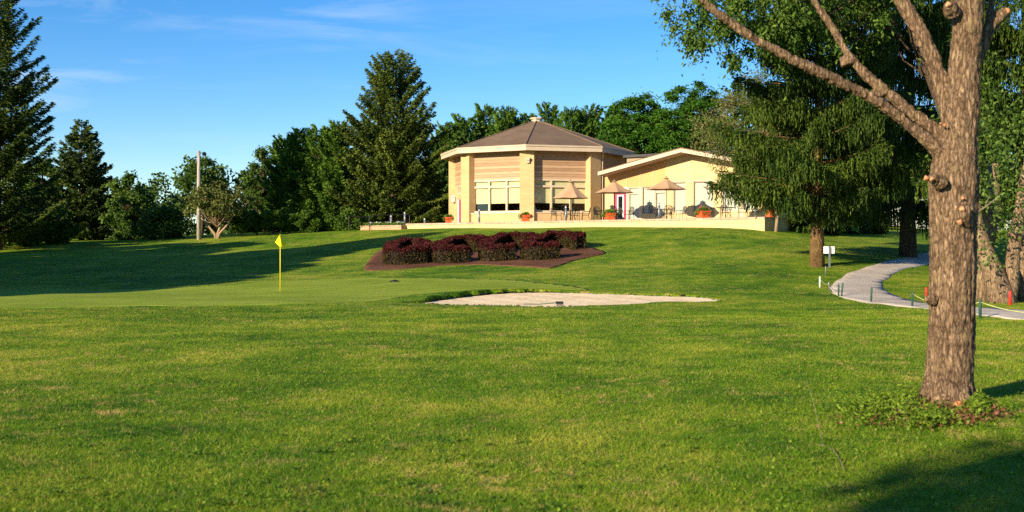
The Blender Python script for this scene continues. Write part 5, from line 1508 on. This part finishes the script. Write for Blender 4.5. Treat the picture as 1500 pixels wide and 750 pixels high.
mb = MB(); mb.prism([(X_(1295), .98), (X_(1299), 1.48), (X_(1306), 1.5), (X_(1306), .98)], -.065, -.052); mb.build('side_window', M['darkglass'], root)
for px in (1290.5, 1335):
    mb = MB(); mb.tube([(X_(px), -.08, .30), (X_(px), .2, .30)], .30, 18); w_ = mb.build('wheel', M['rubber'], root, True)
    mb = MB(); mb.tube([(X_(px), -.095, .30), (X_(px), -.081, .30)], .16, 14); mb.build('rim', M['greypost'], w_)

# ------------------------------------------------------------------ sky, sun, camera
AZ = math.radians(44); EL = math.radians(19)
w = bpy.data.worlds.new('World'); SC.world = w; w.use_nodes = True
nt = w.node_tree; bg = nt.nodes['Background']
sky = nt.nodes.new('ShaderNodeTexSky'); sky.sky_type = 'NISHITA'; sky.sun_disc = False
sky.sun_elevation = EL; sky.sun_rotation = math.pi + AZ; sky.air_density = 1.0; sky.dust_density = .0; sky.ozone_density = 4.0; sky.altitude = 300
tc = nt.nodes.new('ShaderNodeTexCoord'); mp = nt.nodes.new('ShaderNodeMapping'); mp.inputs['Scale'].default_value = (1.2, 1.2, 9.0); mp.inputs['Rotation'].default_value = (0, .06, .2)
nt.links.new(tc.outputs['Generated'], mp.inputs['Vector'])
cn = noise_node(nt, mp.outputs['Vector'], 3.1, 7, .62, .7); cm = noise_node(nt, tc.outputs['Generated'], 2.2, 2)
cf = math_n(nt, 'MULTIPLY', ramp(nt, cn, [(.50, 0), (.80, .75)]), ramp(nt, cm, [(.40, .15), (.65, 1)]))
hsv = nt.nodes.new('ShaderNodeHueSaturation'); hsv.inputs['Saturation'].default_value = 1.3; hsv.inputs['Hue'].default_value = .508; hsv.inputs['Value'].default_value = 1.15; nt.links.new(sky.outputs[0], hsv.inputs['Color'])
c = mix(nt, cf, hsv.outputs[0], (5.5, 6.2, 7.2))
nt.links.new(c, bg.inputs['Color']); bg.inputs['Strength'].default_value = .08
ld = bpy.data.lights.new('sun', 'SUN'); ld.energy = 5.0; ld.angle = math.radians(.53); ld.color = (1.0, .845, .61)
lo = bpy.data.objects.new('sun', ld); COL.objects.link(lo)
dirv = Vector((math.sin(AZ) * math.cos(EL), math.cos(AZ) * math.cos(EL), -math.sin(EL)))
lo.rotation_euler = dirv.to_track_quat('-Z', 'Y').to_euler(); lo.location = (-20, -20, 30)

cam = bpy.data.cameras.new('camera'); co_ = bpy.data.objects.new('camera', cam); COL.objects.link(co_)
cam.sensor_width = 36; cam.lens = 36 * F / 1500; cam.clip_end = 6000; cam.clip_start = .1
co_.location = (0, 0, EYE); co_.rotation_euler = (math.radians(90) - math.atan((375 - HOR) / F), 0, 0)
cam.dof.use_dof = True; cam.dof.focus_distance = 75; cam.dof.aperture_fstop = 3.2
SC.camera = co_
SC.view_settings.view_transform = 'Standard'; SC.view_settings.look = 'None'; SC.view_settings.exposure = 1.0; SC.view_settings.gamma = 1
SC.view_settings.use_curve_mapping = False
SC.cycles.max_bounces = 6; SC.cycles.transparent_max_bounces = 12
SC.cycles.use_denoising = False
